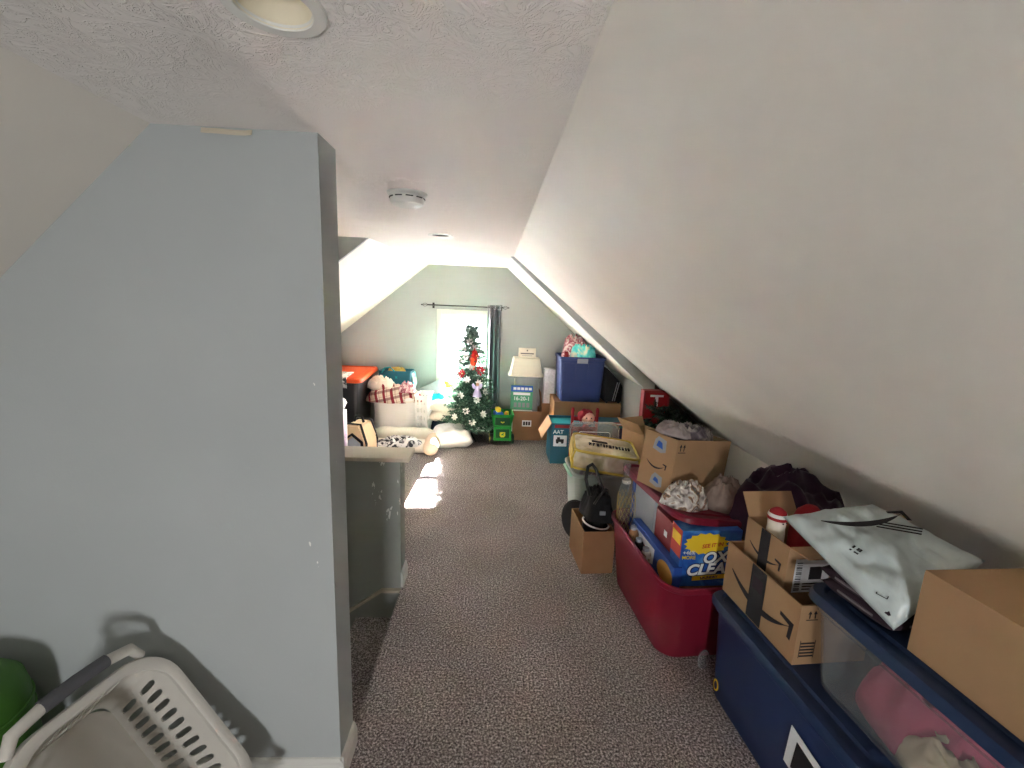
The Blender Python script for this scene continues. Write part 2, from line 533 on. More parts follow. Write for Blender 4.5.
def pillow_bm(w, d, t, seed=1, n=26, wr=.07, e=.5):
    bm = B()
    def S(sign):
        g = []
        for i in range(n + 1):
            row = []
            for j in range(n + 1):
                u, v = 2 * i / n - 1, 2 * j / n - 1
                pinch = 1 - .1 * (1 - abs(u * v)) * (abs(u) ** 6 + abs(v) ** 6) * .6
                z = ((1 - u ** 4) * (1 - v ** 4)) ** e if abs(u) < 1 and abs(v) < 1 else 0
                z *= 1 + wr * 3 * nz(u * 2.2, v * 2.2, sign, seed) + wr * nz(u * 6, v * 6, sign, seed)
                row.append((u * w / 2 * pinch, v * d / 2 * pinch, sign * t / 2 * z))
            g.append(row)
        return g
    top, bot = S(1), S(-1)
    V = {}
    for i in range(n + 1):
        for j in range(n + 1):
            V[0, i, j] = bm.verts.new(top[i][j])
            edge = i in (0, n) or j in (0, n)
            V[1, i, j] = V[0, i, j] if edge else bm.verts.new(bot[i][j])
    for i in range(n):
        for j in range(n):
            bm.faces.new((V[0, i, j], V[0, i + 1, j], V[0, i + 1, j + 1], V[0, i, j + 1]))
            bm.faces.new((V[1, i, j], V[1, i, j + 1], V[1, i + 1, j + 1], V[1, i + 1, j]))
    return bm

def ball_bm(rx, ry, rz, seed=0, amp=0, n=20, bm=None, M=None, c=(0, 0, 0)):
    bm = bm or B()
    rings = []
    for i in range(n + 1):
        th = PI * (.002 + .996 * i / n)
        ring = []
        for k in range(n * 2):
            a = PI * k / n
            v = Vector((math.sin(th) * math.cos(a), math.sin(th) * math.sin(a), -math.cos(th)))
            s = 1 + (amp * noise.noise(v * 2.2 + Vector((seed * 7.1, 0, 0))) if amp else 0)
            ring.append(Vector((v.x * rx * s + c[0], v.y * ry * s + c[1], v.z * rz * s + c[2])))
        rings.append(ring)
    return loft(bm, rings, M=M)

def text(name, s, size, m, parent, loc, rot, ext=.0006, bold=0, sx=1.0, shear=0, label=None, spacing=1.0):
    cu = bpy.data.curves.new(name, 'FONT')
    cu.body = s
    cu.size = size
    cu.extrude = ext
    cu.offset = bold
    cu.shear = shear
    cu.space_character = spacing
    cu.align_x = 'CENTER'
    cu.align_y = 'CENTER'
    tmp = bpy.data.objects.new('tmp', cu)
    COL.objects.link(tmp)
    dg = bpy.context.evaluated_depsgraph_get()
    me = bpy.data.meshes.new_from_object(tmp.evaluated_get(dg))
    bpy.data.objects.remove(tmp)
    bpy.data.curves.remove(cu)
    me.name = name
    me.materials.clear()
    me.materials.append(MAT[m])
    if sx != 1:
        for v in me.vertices:
            v.co.x *= sx
    o = link(bpy.data.objects.new(name, me), parent)
    o.location = loc
    o.rotation_euler = rot
    if label: o['label'] = label
    return o

FRONT = (PI / 2, 0, 0)            # lettering on a face that looks along -Y
LEFT = (PI / 2, 0, -PI / 2)       # on a face that looks along -X
TOP = (0, 0, 0)

def smile_bm(w, th=.05, sag=.2, ext=.0008):
    """the curved arrow printed on parcel cartons"""
    bm = B()
    n = 22
    up, dn = [], []
    for i in range(n + 1):
        t = i / n
        x = (t - .5) * w
        y = -sag * w * (1 - (2 * t - 1) ** 2)
        hw = th * w * (math.sin(PI * min(1, t * 1.08 + .02)) ** .8) * .5 + .004 * w
        up.append((x, y + hw)); dn.append((x, y - hw))
    poly = up + dn[::-1]
    prism(bm, poly, 'z', 0, ext)
    # arrow head: two strokes
    hx, hy = .5 * w, .01 * w
    prism(bm, [(hx - .17 * w, hy + .045 * w), (hx + .02 * w, hy + .03 * w), (hx + .0 * w, hy - .17 * w), (hx - .045 * w, hy - .16 * w), (hx - .035 * w, hy - .02 * w), (hx - .17 * w, hy + .005 * w)], 'z', 0, ext)
    return bm

def updown_bm(s, ext=.0006):
    """the pair of this-way-up arrows over a bar"""
    bm = B()
    for dx in (-.28 * s, .28 * s):
        prism(bm, [(dx - .06 * s, -.3 * s), (dx + .06 * s, -.3 * s), (dx + .06 * s, .15 * s), (dx + .2 * s, .15 * s), (dx, .5 * s), (dx - .2 * s, .15 * s), (dx - .06 * s, .15 * s)], 'z', 0, ext)
    prism(bm, [(-.6 * s, -.5 * s), (.6 * s, -.5 * s), (.6 * s, -.42 * s), (-.6 * s, -.42 * s)], 'z', 0, ext)
    return bm

def carton(name, label, loc, rot, w, d, h, flaps=(), closed=False, m='card', t=.005, group=None):
    """w along x, d along y; flaps: (side, angle from upright in degrees, length)"""
    o = thing(name, label, 'cardboard box', loc, rot, group)
    bm = B()
    box(bm, -w / 2, w / 2, -d / 2, d / 2, 0, t)
    box(bm, -w / 2, w / 2, -d / 2, -d / 2 + t, t, h)
    box(bm, -w / 2, w / 2, d / 2 - t, d / 2, t, h)
    box(bm, -w / 2, -w / 2 + t, -d / 2 + t, d / 2 - t, t, h)
    box(bm, w / 2 - t, w / 2, -d / 2 + t, d / 2 - t, t, h)
    part('body', bm, m, o)
    if closed:
        for s in (-1, 1):
            bm = B()
            box(bm, -w / 2, w / 2, min(0, s * d / 2) + .001, max(0, s * d / 2) - .001, h, h + t)
            part('flap', bm, m, o)
    for side, ang, L in flaps:
        a = math.radians(ang)
        bm = B()
        ln = w if side in 'fb' else d
        box(bm, -ln / 2 + .003, ln / 2 - .003, 0, t * .8, 0, L)      # built upright, hinge at the bottom edge
        rz = {'f': 0, 'r': PI / 2, 'b': PI, 'l': -PI / 2}[side]
        lc = {'f': (0, -d / 2, h), 'b': (0, d / 2, h), 'l': (-w / 2, 0, h), 'r': (w / 2, 0, h)}[side]
        Mx = Matrix.Translation(lc) @ Matrix.Rotation(rz, 4, 'Z') @ Matrix.Rotation(a, 4, 'X')
        bmesh.ops.transform(bm, matrix=Mx, verts=bm.verts)
        part('flap', bm, m, o)
    return o

def world_of(parent):
    bpy.context.view_layer.update()
    return parent.matrix_world

# ------------------------------------------------------------------ camera
SX = 1.6
def set_camera():
    f, pit, yaw, rol = 439.08, .1823, .0425, .0404
    fw = Vector((math.sin(yaw) * math.cos(pit), math.cos(yaw) * math.cos(pit), -math.sin(pit)))
    r = Vector((math.cos(yaw), -math.sin(yaw), 0))
    u = r.cross(fw)
    r2 = r * math.cos(rol) + u * math.sin(rol)
    u2 = -r * math.sin(rol) + u * math.cos(rol)
    cd = bpy.data.cameras.new('camera')
    cd.sensor_width = 36
    cd.lens = f / 1024 * 36
    cd.clip_start = .02
    co = link(bpy.data.objects.new('camera', cd))
    m = Matrix((r2, u2, -fw)).transposed().to_4x4()
    m.translation = Vector((0, 0, 1.6))
    co.matrix_world = m
    SC.camera = co
set_camera()

# ------------------------------------------------------------------ the room
HC = 2.006
YB, YF = -2.3, 5.345           # rear wall, far wall
XO = -.483                     # edge of the stair opening
bm = B()
box(bm, XO, 2.06, YB - .1, YF + .1, -.26, 0)
box(bm, -2.1, XO, 2.37, YF + .1, -.26, 0)
box(bm, -2.1, XO, YB - .1, 1.31, -.26, 0)
struct('floor', bm, 'carpet')
bm = B()
for k in range(6):
    x1 = XO - .255 * k
    z = -.19 * (k + 1)
    prism(bm, [(x1, z - .2), (x1, z), (x1 - .255, z), (x1 - .255, z - .2)], 'y', 1.36, 2.249)
o = struct('stairs', bm, 'carpet')
# ceiling: slabs butt along lines that nothing shows; the near recessed light sits in a real hole
bm = B()
def slab(pts, z0=HC, z1=HC + .1):
    prism(bm, pts, 'z', z0, z1)
lx, ly, lr = -.332, .728, .052
slab([(-.88, YB - .1), (.145, YB - .1), (.145, ly - .15), (-.88, ly - .15)])
slab([(-.88, ly + .15), (.145, ly + .15), (.145, 1.232), (-.88, 1.232)])
slab([(-.88, ly - .15), (lx - .15, ly - .15), (lx - .15, ly + .15), (-.88, ly + .15)])
slab([(lx + .15, ly - .15), (.145, ly - .15), (.145, ly + .15), (lx + .15, ly + .15)])
# ring piece around the lamp hole
n = 48
ci, sq = [], []
for k in range(n):
    a = 2 * PI * k / n
    c, s = math.cos(a), math.sin(a)
    q = .15 / max(abs(c), abs(s))
    ci.append((lx + lr * c, ly + lr * s)); sq.append((lx + q * c, ly + q * s))
for k in range(n):
    j = (k + 1) % n
    slab([ci[k], sq[k], sq[j], ci[j]])
slab([(-.88, 1.232), (.145, 1.232), (.145, 1.357), (-.88, 1.357)])
slab([(-2.0, 1.3566), (.145, 1.3566), (.145, 3.222), (-2.0, 3.222)])
slab([(-.93, 3.222), (.145, 3.222), (.145, 4.05), (.115, 4.05), (.115, YF + .1), (-.83, YF + .1)])
bmesh.ops.remove_doubles(bm, verts=bm.verts, dist=1e-5)
struct('ceiling', bm, 'ceil')

def slope(name, a0, b0, y0, a1, b1, y1, t=.09, side=1, m='slope'):
    """sloped ceiling: section edge a (top) and b (bottom) given as (x, z) at y0 and at y1"""
    bm = B()
    def nrm(a, b):
        d = Vector((b[0] - a[0], b[1] - a[1])); d.normalize()
        return Vector((-d.y, d.x)) * side * t
    R = []
    for a, b, y in ((a0, b0, y0), (a1, b1, y1)):
        nn = nrm(a, b)
        R.append([Vector((a[0], y, a[1])), Vector((b[0], y, b[1])), Vector((b[0] + nn.x, y, b[1] + nn.y)), Vector((a[0] + nn.x, y, a[1] + nn.y))])
    loft(bm, R)
    return struct(name, bm, m)
slope('ceiling_slope_right', (.145, HC), (2.0, .522), YB - .1, (.145, HC), (2.0, .522), 4.05)
slope('ceiling_slope_right_far', (.115, HC), (1.42, .861), 4.05, (.115, HC), (1.42, .861), YF + .1)
slope('ceiling_slope_left', (-.88, HC), (-1.85, 1.104), YB - .1, (-.88, HC), (-1.85, 1.104), 1.24, side=-1)
slope('ceiling_slope_left_far', (-.905, HC), (-1.95, 1.18), 3.25, (-.80, HC), (-1.95, 1.075), YF + .1, side=-1)
def sbox(name, *a, m='wall'):
    bm = B(); box(bm, *a); return struct(name, bm, m)
sbox('ceiling_cover_left', -1.2, -.6, 3.25, YF + .1, HC + .1, HC + .14, m='slope')
sbox('wall_right', 2.0, 2.08, YB - .1, 4.05, -.05, .60, m='slope')
sbox('wall_right_far', 1.42, 1.44, 4.051, YF + .1, -.05, .90)
sbox('wall_left', -2.0, -1.93, 1.3, YF + .1, -1.4, 2.1)
sbox('wall_left_near', -1.93, -1.83, YB - .1, 1.3, -.05, 1.3)
# the end wall where the right-hand slope steps in
bm = B()
prism(bm, [(.115, HC), (.145, HC), (2.0, .522), (2.0, 0), (1.42, 0), (1.42, .861)], 'y', 4.045, 4.13)
struct('wall_step_right', bm, 'wall')
bm = B(); box(bm, 1.535, 1.99, 4.028, 4.044, .0, .5)
prism(bm, [(1.535, .5), (1.99, .5), (1.99, .52), (1.535, .885)], 'y', 4.028, 4.044)
struct('door_1', bm, 'dark_panel')  # flat dark brown sheet on the face of the step wall
bm = B(); box(bm, 1.528, 1.536, 4.02, 4.044, 0, .89)
struct('trim_1', bm, 'dark_panel')
bm = B(); prism(bm, [(-.905, HC), (-2.0, HC), (-2.0, 1.139)], 'y', 3.222, 3.32)
struct('wall_dormer_left', bm, 'wall')
# partition on the near side of the stairs
bm = B()
prism(bm, [(-.468, 0), (-.468, HC), (-.88, HC), (-1.83, 1.1225), (-1.83, 0)], 'y', 1.231, 1.357)
struct('wall_partition', bm, 'wall_part')
sbox('wall_stair_near', -2.0, XO - .002, 1.20, 1.357, -1.4, -.001)
bm = B(); box(bm, -2.0, -.5, 1.29, 1.3565, .001, HC + .05); struct('wall_partition_back', bm, 'wall')
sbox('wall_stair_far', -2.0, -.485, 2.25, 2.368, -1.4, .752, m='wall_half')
bm = B(); box(bm, -1.99, -.432, 2.213, 2.392, .752, .775, bev=.004)
struct('trim_2', bm, 'cap')
# baseboards
def base(name, pts, y0=None, y1=None, axis='y', m='trim'):
    bm = B(); prism(bm, pts, axis, y0, y1); return struct(name, bm, m)
prof = lambda s: [(0, 0), (s * .014, 0), (s * .014, .062), (s * .010, .072), (s * .010, .078), (s * .005, .088), (0, .09)]
def runx(name, x0, x1, y, s=-1, z=0):
    bm = B(); prism(bm, [(y + a, b + z) for a, b in prof(s)], 'x', x0, x1); return struct(name, bm, 'trim')
def runy(name, y0, y1, x, s=1, z=0):
    bm = B(); prism(bm, [(x + a, b + z) for a, b in prof(s)], 'y', y0, y1); return struct(name, bm, 'trim')
runx('baseboard_partition', -1.83, -.456, 1.231)
runy('baseboard_partition_end', 1.219, 1.36, -.468)
runy('baseboard_stair_end', 2.245, 2.372, -.485)
runx('baseboard_far', -1.93, 1.42, YF)
runy('baseboard_right', YB, 4.04, 2.0, -1)
# stair skirt: level at the top, then down with the steps
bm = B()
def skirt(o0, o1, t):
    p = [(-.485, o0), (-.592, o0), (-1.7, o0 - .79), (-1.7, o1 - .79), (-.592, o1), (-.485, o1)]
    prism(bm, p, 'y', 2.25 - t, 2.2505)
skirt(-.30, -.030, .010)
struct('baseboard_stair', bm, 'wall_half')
bm = B(); skirt(-.030, -.022, .016); skirt(-.022, -.010, .022)
struct('trim_3', bm, 'cap')
# far wall with the window opening
WX0, WX1, WZ0, WZ1 = -.645, -.095, .565, 1.435
bm = B()
box(bm, -2.0, WX0, YF, YF + .12, -.05, 2.1); box(bm, WX1, 1.44, YF, YF + .12, -.05, 2.1)
box(bm, WX0, WX1, YF, YF + .12, -.05, WZ0); box(bm, WX0, WX1, YF, YF + .12, WZ1, 2.1)
struct('wall_far', bm, 'wall')
def window(name, x0, x1, z0, z1, y, s):
    """double-hung sash in a wall at y; s = -1 when the room lies on the -Y side"""
    bm = B()
    a, b = sorted((y + s * .018, y))
    c = .06
    box(bm, x0 - c, x0, a, b, z0 - .005, z1 + c, bev=.003); box(bm, x1, x1 + c, a, b, z0 - .005, z1 + c, bev=.003)
    box(bm, x0, x1, a, b, z1, z1 + c, bev=.003)
    w = struct(name, bm, 'trim')
    a, b = sorted((y + s * .05, y - s * .09))
    bm = B(); box(bm, x0 - c - .02, x1 + c + .02, a, b, z0 - .03, z0 - .005, bev=.004)
    part('window_sill', bm, 'trim', w)
    j = .022
    bm = B()
    a, b = sorted((y, y - s * .11))
    box(bm, x0, x0 + j, a, b, z0, z1); box(bm, x1 - j, x1, a, b, z0, z1); box(bm, x0 + j, x1 - j, a, b, z1 - j, z1); box(bm, x0 + j, x1 - j, a, b, z0 - .005, z0 + .01)
    part('window_jamb', bm, 'trim', w)
    zm = (z0 + z1) / 2
    for lo, hi, off in ((z0 + .01, zm + .016, .05), (zm - .016, z1 - j, .082)):
        a, b = sorted((y - s * (off - .014), y - s * (off + .014)))
        bm = B(); q = .034
        box(bm, x0 + j, x0 + j + q, a, b, lo, hi, bev=.002); box(bm, x1 - j - q, x1 - j, a, b, lo, hi, bev=.002)
        box(bm, x0 + j + q, x1 - j - q, a, b, lo, lo + q, bev=.002); box(bm, x0 + j + q, x1 - j - q, a, b, hi - q, hi, bev=.002)
        f = part('window_sash', bm, 'trim', w)
        bm = B()
        ym = y - s * off
        box(bm, x0 + j + q - .004, x1 - j - q + .004, ym - .002, ym + .002, lo + q - .004, hi - q + .004)
        part('window_pane', bm, 'pane', f)
    return w
window('window_1', WX0, WX1, WZ0, WZ1, YF, -1)
RX0, RX1, RZ0, RZ1 = -.36, .10, .42, 1.04
bm = B()
box(bm, -2.0, RX0, YB - .1, YB, -.05, 2.1); box(bm, RX1, 2.06, YB - .1, YB, -.05, 2.1)
box(bm, RX0, RX1, YB - .1, YB, -.05, RZ0); box(bm, RX0, RX1, YB - .1, YB, RZ1, 2.1)
struct('wall_rear', bm, 'wall')
window('window_2', RX0, RX1, RZ0, RZ1, YB, 1)
# torn joint tape where the partition meets the ceiling
bm = B()
rings = []
for i in range(9):
    t = i / 8
    x = -.755 + .125 * t
    z = HC - .003 - .010 * math.sin(PI * t) * (.5 + .5 * t)
    y = 1.229 - .02 * math.sin(PI * t) ** 1.5
    rings.append([Vector((x, y, z)), Vector((x, y - .004, z - .012)), Vector((x, y - .003, z - .013)), Vector((x, y + .001, z - .001))])
loft(bm, rings)
tag(part('joint_tape', bm, 'cap', smooth=60), 'torn paper joint tape curling off the top of grey partition wall', 'tape')

# ------------------------------------------------------------------ ceiling fittings
def recessed(x, y, r, label):
    o = thing('recessed_light', label, 'ceiling light', (x, y, HC))
    bm = B(); lathe(bm, [(r * .70, .001), (r * .74, -.006), (r * .98, -.006), (r, -.002), (r, .0)], 40, cap0=False, cap1=False)
    bm.faces.ensure_lookup_table()
    part('trim_ring', bm, 'lampw', o, smooth=40)
    return o
o = recessed(lx, ly, .0715, 'white recessed ceiling light above the grey partition, at top edge of photo')
bm = B(); lathe(bm, [(.0515, -.004), (.0505, .03), (.044, .075), (.04, .085), (.04, .09)], 40, cap0=False)
part('reflector', bm, 'lampc', o, smooth=40)
o = recessed(-.368, 2.925, .078, 'small round recessed ceiling light just beyond the smoke detector')
bm = B(); lathe(bm, [(.0545, -.0005), (.0545, -.002), (.001, -.003)], 32)
part('lens', bm, 'slotdark', o, smooth=40)
o = recessed(-.368, 4.70, .078, 'farthest recessed ceiling light, close to the window wall')
bm = B(); lathe(bm, [(.0545, -.0005), (.0545, -.002), (.001, -.003)], 32)
part('lens', bm, 'lampc', o, smooth=40)
o = thing('smoke_detector', 'round white smoke detector on the textured ceiling', 'smoke detector', (-.362, 1.84, HC))
bm = B(); lathe(bm, [(.078, 0), (.078, -.006), (.072, -.012), (.066, -.014)], 40); part('base', bm, 'lampw', o, smooth=40)
bm = B(); lathe(bm, [(.066, -.012), (.067, -.03), (.062, -.042), (.05, -.048), (.02, -.05), (.001, -.05)], 40); part('cover', bm, 'lampw', o, smooth=40)
bm = B()
for k in range(10):
    a = 2 * PI * k / 10
    box(bm, .064, .0685, -.014, .014, -.0225, -.0185, M=Matrix.Rotation(a, 4, 'Z'))
part('vent', bm, 'slotdark', o)

# ------------------------------------------------------------------ outside
o = thing('neighbor_house', 'pale sided neighbouring house seen through the window', 'house', (-.3, 9.5, -3))
bm = B(); box(bm, -4, 4, 0, .3, 0, 5.2); part('wall', bm, 'siding', o)
for x in (-.55, .75):
    bm = B()
    box(bm, x - .45, x - .37, -.04, .0, 3.55, 4.85); box(bm, x + .37, x + .45, -.04, 0, 3.55, 4.85); box(bm, x - .37, x + .37, -.04, 0, 4.77, 4.85); box(bm, x - .37, x + .37, -.04, 0, 3.55, 3.63)
    w = part('window_frame', bm, 'greyp', o)
    bm = B(); box(bm, x - .37, x + .37, -.012, -.002, 3.63, 4.77); part('window_pane', bm, 'frost', w)
bm = B(); prism(bm, [(-4.3, 5.2), (4.3, 5.2), (4.3, 5.35), (-4.3, 5.35)], 'y', -.35, .5); part('roof', bm, 'greyp', o)

bm = B()
box(bm, -5, WX0 - .03, YF + .121, YF + .135, -3, 2.4); box(bm, WX1 + .03, 5, YF + .121, YF + .135, -3, 2.4)
box(bm, WX0 - .03, WX1 + .03, YF + .121, YF + .135, -3, WZ0 - .03); box(bm, WX0 - .03, WX1 + .03, YF + .121, YF + .135, WZ1 + .03, 2.4)
struct('wall_exterior', bm, 'brick')  # unseen facade, added to block and bounce light between the houses
bm = B(); box(bm, -8, 8, YF + .1, 12, -3.1, -3.0); struct('ground', bm, 'asphalt')  # unseen slab, added to control light rising into the far window

# ------------------------------------------------------------------ light
w = bpy.data.worlds.new('daylight')
SC.world = w
w.use_nodes = True
bg = w.node_tree.nodes['Background']
tc = w.node_tree.nodes.new('ShaderNodeTexCoord')
sp = w.node_tree.nodes.new('ShaderNodeSeparateXYZ')
cr = w.node_tree.nodes.new('ShaderNodeValToRGB')
cr.color_ramp.elements[0].position = .45; cr.color_ramp.elements[0].color = (2.6, 2.6, 2.6, 1)
cr.color_ramp.elements[1].position = .55; cr.color_ramp.elements[1].color = (.50, .58, .68, 1)
w.node_tree.links.new(tc.outputs['Generated'], sp.inputs[0])
w.node_tree.links.new(sp.outputs['Z'], cr.inputs[0])
w.node_tree.links.new(cr.outputs[0], bg.inputs[0])
bg.inputs[1].default_value = 14.0
sd = bpy.data.lights.new('sun', 'SUN')
sd.energy = 600
sd.angle = math.radians(.6)
sd.color = (1, .975, .955)
so = link(bpy.data.objects.new('sun', sd))
so.rotation_euler = Vector((-.03, -.83, -.52)).to_track_quat('-Z', 'Y').to_euler()
so.location = (0, 8, 6)
def portal(name, x0, x1, z0, z1, y, facing):
    ld = bpy.data.lights.new(name, 'AREA')
    ld.shape = 'RECTANGLE'; ld.size = x1 - x0; ld.size_y = z1 - z0
    ld.cycles.is_portal = True
    lo = link(bpy.data.objects.new(name, ld))
    lo.location = ((x0 + x1) / 2, y, (z0 + z1) / 2)
    lo.rotation_euler = Vector((0, facing, 0)).to_track_quat('-Z', 'Z').to_euler()
portal('window_light', WX0, WX1, WZ0, WZ1, YF + .12, -1)
portal('window_light', RX0, RX1, RZ0, RZ1, YB - .1, 1)

SC.view_settings.view_transform = 'Standard'
SC.view_settings.look = 'None'
SC.view_settings.gamma = 1
SC.view_settings.use_curve_mapping = False
SC.view_settings.exposure = 1.72
SC.cycles.use_denoising = True
SC.cycles.diffuse_bounces = 8
SC.cycles.max_bounces = 14
SC.cycles.transparent_max_bounces = 16
SC.cycles.sample_clamp_indirect = 80
SC.cycles.caustics_reflective = False
SC.cycles.caustics_refractive = False

# ================================================================== RIGHT-HAND PILE, near end
# navy tote on the carpet
NAVY = (1.193, 1.262)
o = thing('storage_tote', 'opaque navy storage tote on the carpet at bottom right, under the clear tote', 'storage tote', (NAVY[0], NAVY[1], 0), math.radians(4))
part('body', tote_bm(.44, .78, .41, .006, .03, .05, rim=.014), 'navy', o, smooth=35)
part('lid', lid_bm(.465, .80, .06, .035), 'navy_lid', o, loc=(0, 0, .404), smooth=35)
bm = B(); prism(bm, [(-.09, .17), (-.29, .15), (-.28, .29), (-.10, .315)], 'x', -.2095, -.2075)
part('label', bm, 'paper', o, rot=(0, math.radians(-1), 0), label='white paper label')
bm = B(); prism(bm, [(-.12, .18), (-.27, .17), (-.26, .265), (-.13, .285)], 'x', -.2105, -.2094)
part('label_print', bm, 'ink', o, rot=(0, math.radians(-1), 0))
bm = B(); lathe(bm, [(.026, 0), (.026, .0012), (.0, .0012)][:2], 28, Matrix.Translation((-.2015, .30, .062)) @ Matrix.Rotation(-PI / 2, 4, 'Y') @ Matrix.Diagonal((1, .62, 1, 1)))
st = part('sticker', bm, 'yellowp', o, label='oval yellow sticker')
bm = B(); lathe(bm, [(.018, 0), (.018, .0018)], 28, Matrix.Translation((-.2015, .30, .062)) @ Matrix.Rotation(-PI / 2, 4, 'Y') @ Matrix.Diagonal((1, .55, 1, 1)))
part('sticker_center', bm, 'navyink', st)

# opened carton on the navy lid, printed arrow on its long side
BX = (1.150, 1.455, .441)
o = carton('carton', 'long open brown carton with big black curved arrow, on navy tote lid', BX, math.radians(4.5), .27, .40, .222, flaps=[('r', 100, .1)])
part('printed_arrow', smile_bm(.33, .075, .17), 'ink', o, loc=(-.1352, -.01, .125), rot=LEFT)
bm = B(); box(bm, -.1362, -.1352, -.035, .045, .004, .221); part('tape', bm, 'ink', o, label='black printed packing tape')
bm = B(); box(bm, -.1366, -.1362, -.022, .032, .13, .18)
part('tape_print', bm, 'quilt', o)
part('handling_mark', updown_bm(.035), 'ink', o, loc=(-.09, -.2003, .185), rot=FRONT)
bm = B()
for k in range(5): box(bm, -.115, -.065, -.2008, -.2003, .03 + .012 * k, .036 + .012 * k)
box(bm, -.118, -.116, -.2008, -.2003, .026, .092); box(bm, -.064, -.062, -.2008, -.2003, .026, .092)
part('printed_block', bm, 'ink', o)

# smaller carton standing in it
o = carton('carton', 'smaller parcel carton with white barcode label, standing inside the long open carton', (1.160, 1.50, .447), math.radians(4.5), .22, .23, .345, flaps=[('b', 35, .10), ('f', 88, .0 + .08)])
part('printed_arrow', smile_bm(.17, .06, .17), 'ink', o, loc=(-.1102, 0, .26), rot=LEFT)
bm = B(); box(bm, -.1114, -.1102, -.02, .03, .0, .345); part('tape', bm, 'ink', o, label='dark grey printed packing tape')
bm = B(); box(bm, -.078, .06, -.1162, -.1152, .17, .30); lb = part('label', bm, 'paper', o, label='white barcode label')
bm = B()
for k in range(16):
    box(bm, -.072, -.050, -.1168, -.1162, .178 + .007 * k, .178 + .007 * k + (.0025 if k % 3 else .0045))
box(bm, -.02, .03, -.1168, -.1162, .22, .27)
for k in range(3): box(bm, -.04, .05, -.1168, -.1162, .18 + .011 * k, .184 + .011 * k)
part('barcode', bm, 'ink', lb)
part('handling_mark', updown_bm(.024), 'ink', o, loc=(-.02, -.1157, .322), rot=FRONT)
# things poking out of it
o = thing('knit_toy', 'small knitted snowman toy with red and white hat poking out of parcel carton', 'toy', (1.10, 1.52, .452), .4)
bm = B(); lathe(bm, [(.030, 0), (.034, .01), (.034, .20), (.032, .33), (.030, .345), (.032, .37), (.026, .395)], 24); part('body', bm, 'linen', o, smooth=60)
bm = B(); lathe(bm, [(.034, .378), (.035, .388), (.027, .41), (.012, .422), (.001, .424)], 24); h = part('hat', bm, 'red', o, smooth=60, label='red and white striped knit hat')
bm = B(); lathe(bm, [(.034, .388), (.0345, .394), (.031, .403), (.030, .40)], 24); part('stripe', bm, 'whitecl', h, smooth=60)
for dx in (-.01, .01): part('eye', ball_bm(.003, .003, .003, n=6, c=(dx, -.031, .372)), 'ink', o)
bm = B(); lathe(bm, [(.05, 0), (.06, .02), (.062, .30), (.058, .36), (.045, .40), (.02, .425), (.001, .43)], 28)
tag(part('knit_hat', bm, 'red', loc=(1.235, 1.53, .454), smooth=60), 'red knitted hat heaped at the back of parcel carton, beside the grey mailer', 'hat')

# clear tote with navy lid
DX = (1.246, .862)
o = thing('storage_tote', 'long clear tote of pink clothes with navy lid, on the navy tote', 'storage tote', (DX[0], DX[1], .441), math.radians(4))
part('body', tote_bm(.395, .755, .285, .022, .025, .05, rim=.014), 'clear', o, smooth=35, label='clear plastic body')
part('lid', lid_bm(.42, .79, .06, .034), 'navy_lid', o, loc=(0, 0, .281), smooth=35, label='navy blue lid')
rot = math.radians(4)
def inD(x, y):
    return (DX[0] + x * math.cos(rot) - y * math.sin(rot), DX[1] + x * math.sin(rot) + y * math.cos(rot))
def inn(name, m, x, y, w, d, h, seed, label, z=.4545, fold=.35):
    p = inD(x, y)
    return tag(part(name, heap_bm(w, d, h, seed, fold, rough=.03), m, loc=(p[0], p[1], z), rot=(0, 0, rot), smooth=180), label, 'clothes')
inn('fleece_sweater', 'pink', -.045, .07, .19, .42, .225, 3, 'pink fleece top bunched in middle of the clear tote', fold=.25)
inn('fleece_robe', 'peach', -.105, -.02, .10, .28, .14, 5, 'cream edged fleece folded behind the clear tote front, nearer than pink top', fold=.25)
inn('green_sweater', 'green_cl', .07, -.12, .16, .42, .12, 8, 'dark green garment at the bottom of the clear tote')
inn('patterned_blouse', 'foil', .07, .13, .16, .25, .22, 9, 'patterned dark clothing at the back of the clear tote')

# big plain carton at the right edge
o = carton('carton', 'big plain closed tan carton on navy lid, at right edge of photo', (1.248, .72, .759), math.radians(3), .285, .49, .222, closed=True)
bm = B(); box(bm, .02, .12, .02, .15, .2272, .228); part('label', bm, 'paper', o, label='white shipping label')
bm = B(); box(bm, -.145, -.11, -.225, -.19, .2272, .2278); part('printed_mark', bm, 'ink', o)

# folded dark bags under the mailer
o = thing('quilted_bag', 'dark quilted bags folded flat, between navy lid and pale mailer', 'bag', (1.185, 1.11, .760), math.radians(8))
for k, (z, w, d) in enumerate(((.0, .27, .22), (.036, .28, .22))):
    bm = pillow_bm(w, d, .06, 4 + k, wr=.04); bmesh.ops.translate(bm, vec=(0, .01 * k, z + .032), verts=bm.verts)
    p = part('layer', bm, 'quilt', o, smooth=180)
    bm = B()
    pts = []
    for i in range(40):
        a = 2 * PI * i / 40
        c, s = math.cos(a), math.sin(a)
        q = 1 / (abs(c) ** 5 + abs(s) ** 5) ** .2
        pts.append((c * q * w * .475, s * q * d * .475 + .01 * k, z + .032))
    tube(bm, pts, .004, 6, closed=True); part('piping', bm, 'bead', p, smooth=60)

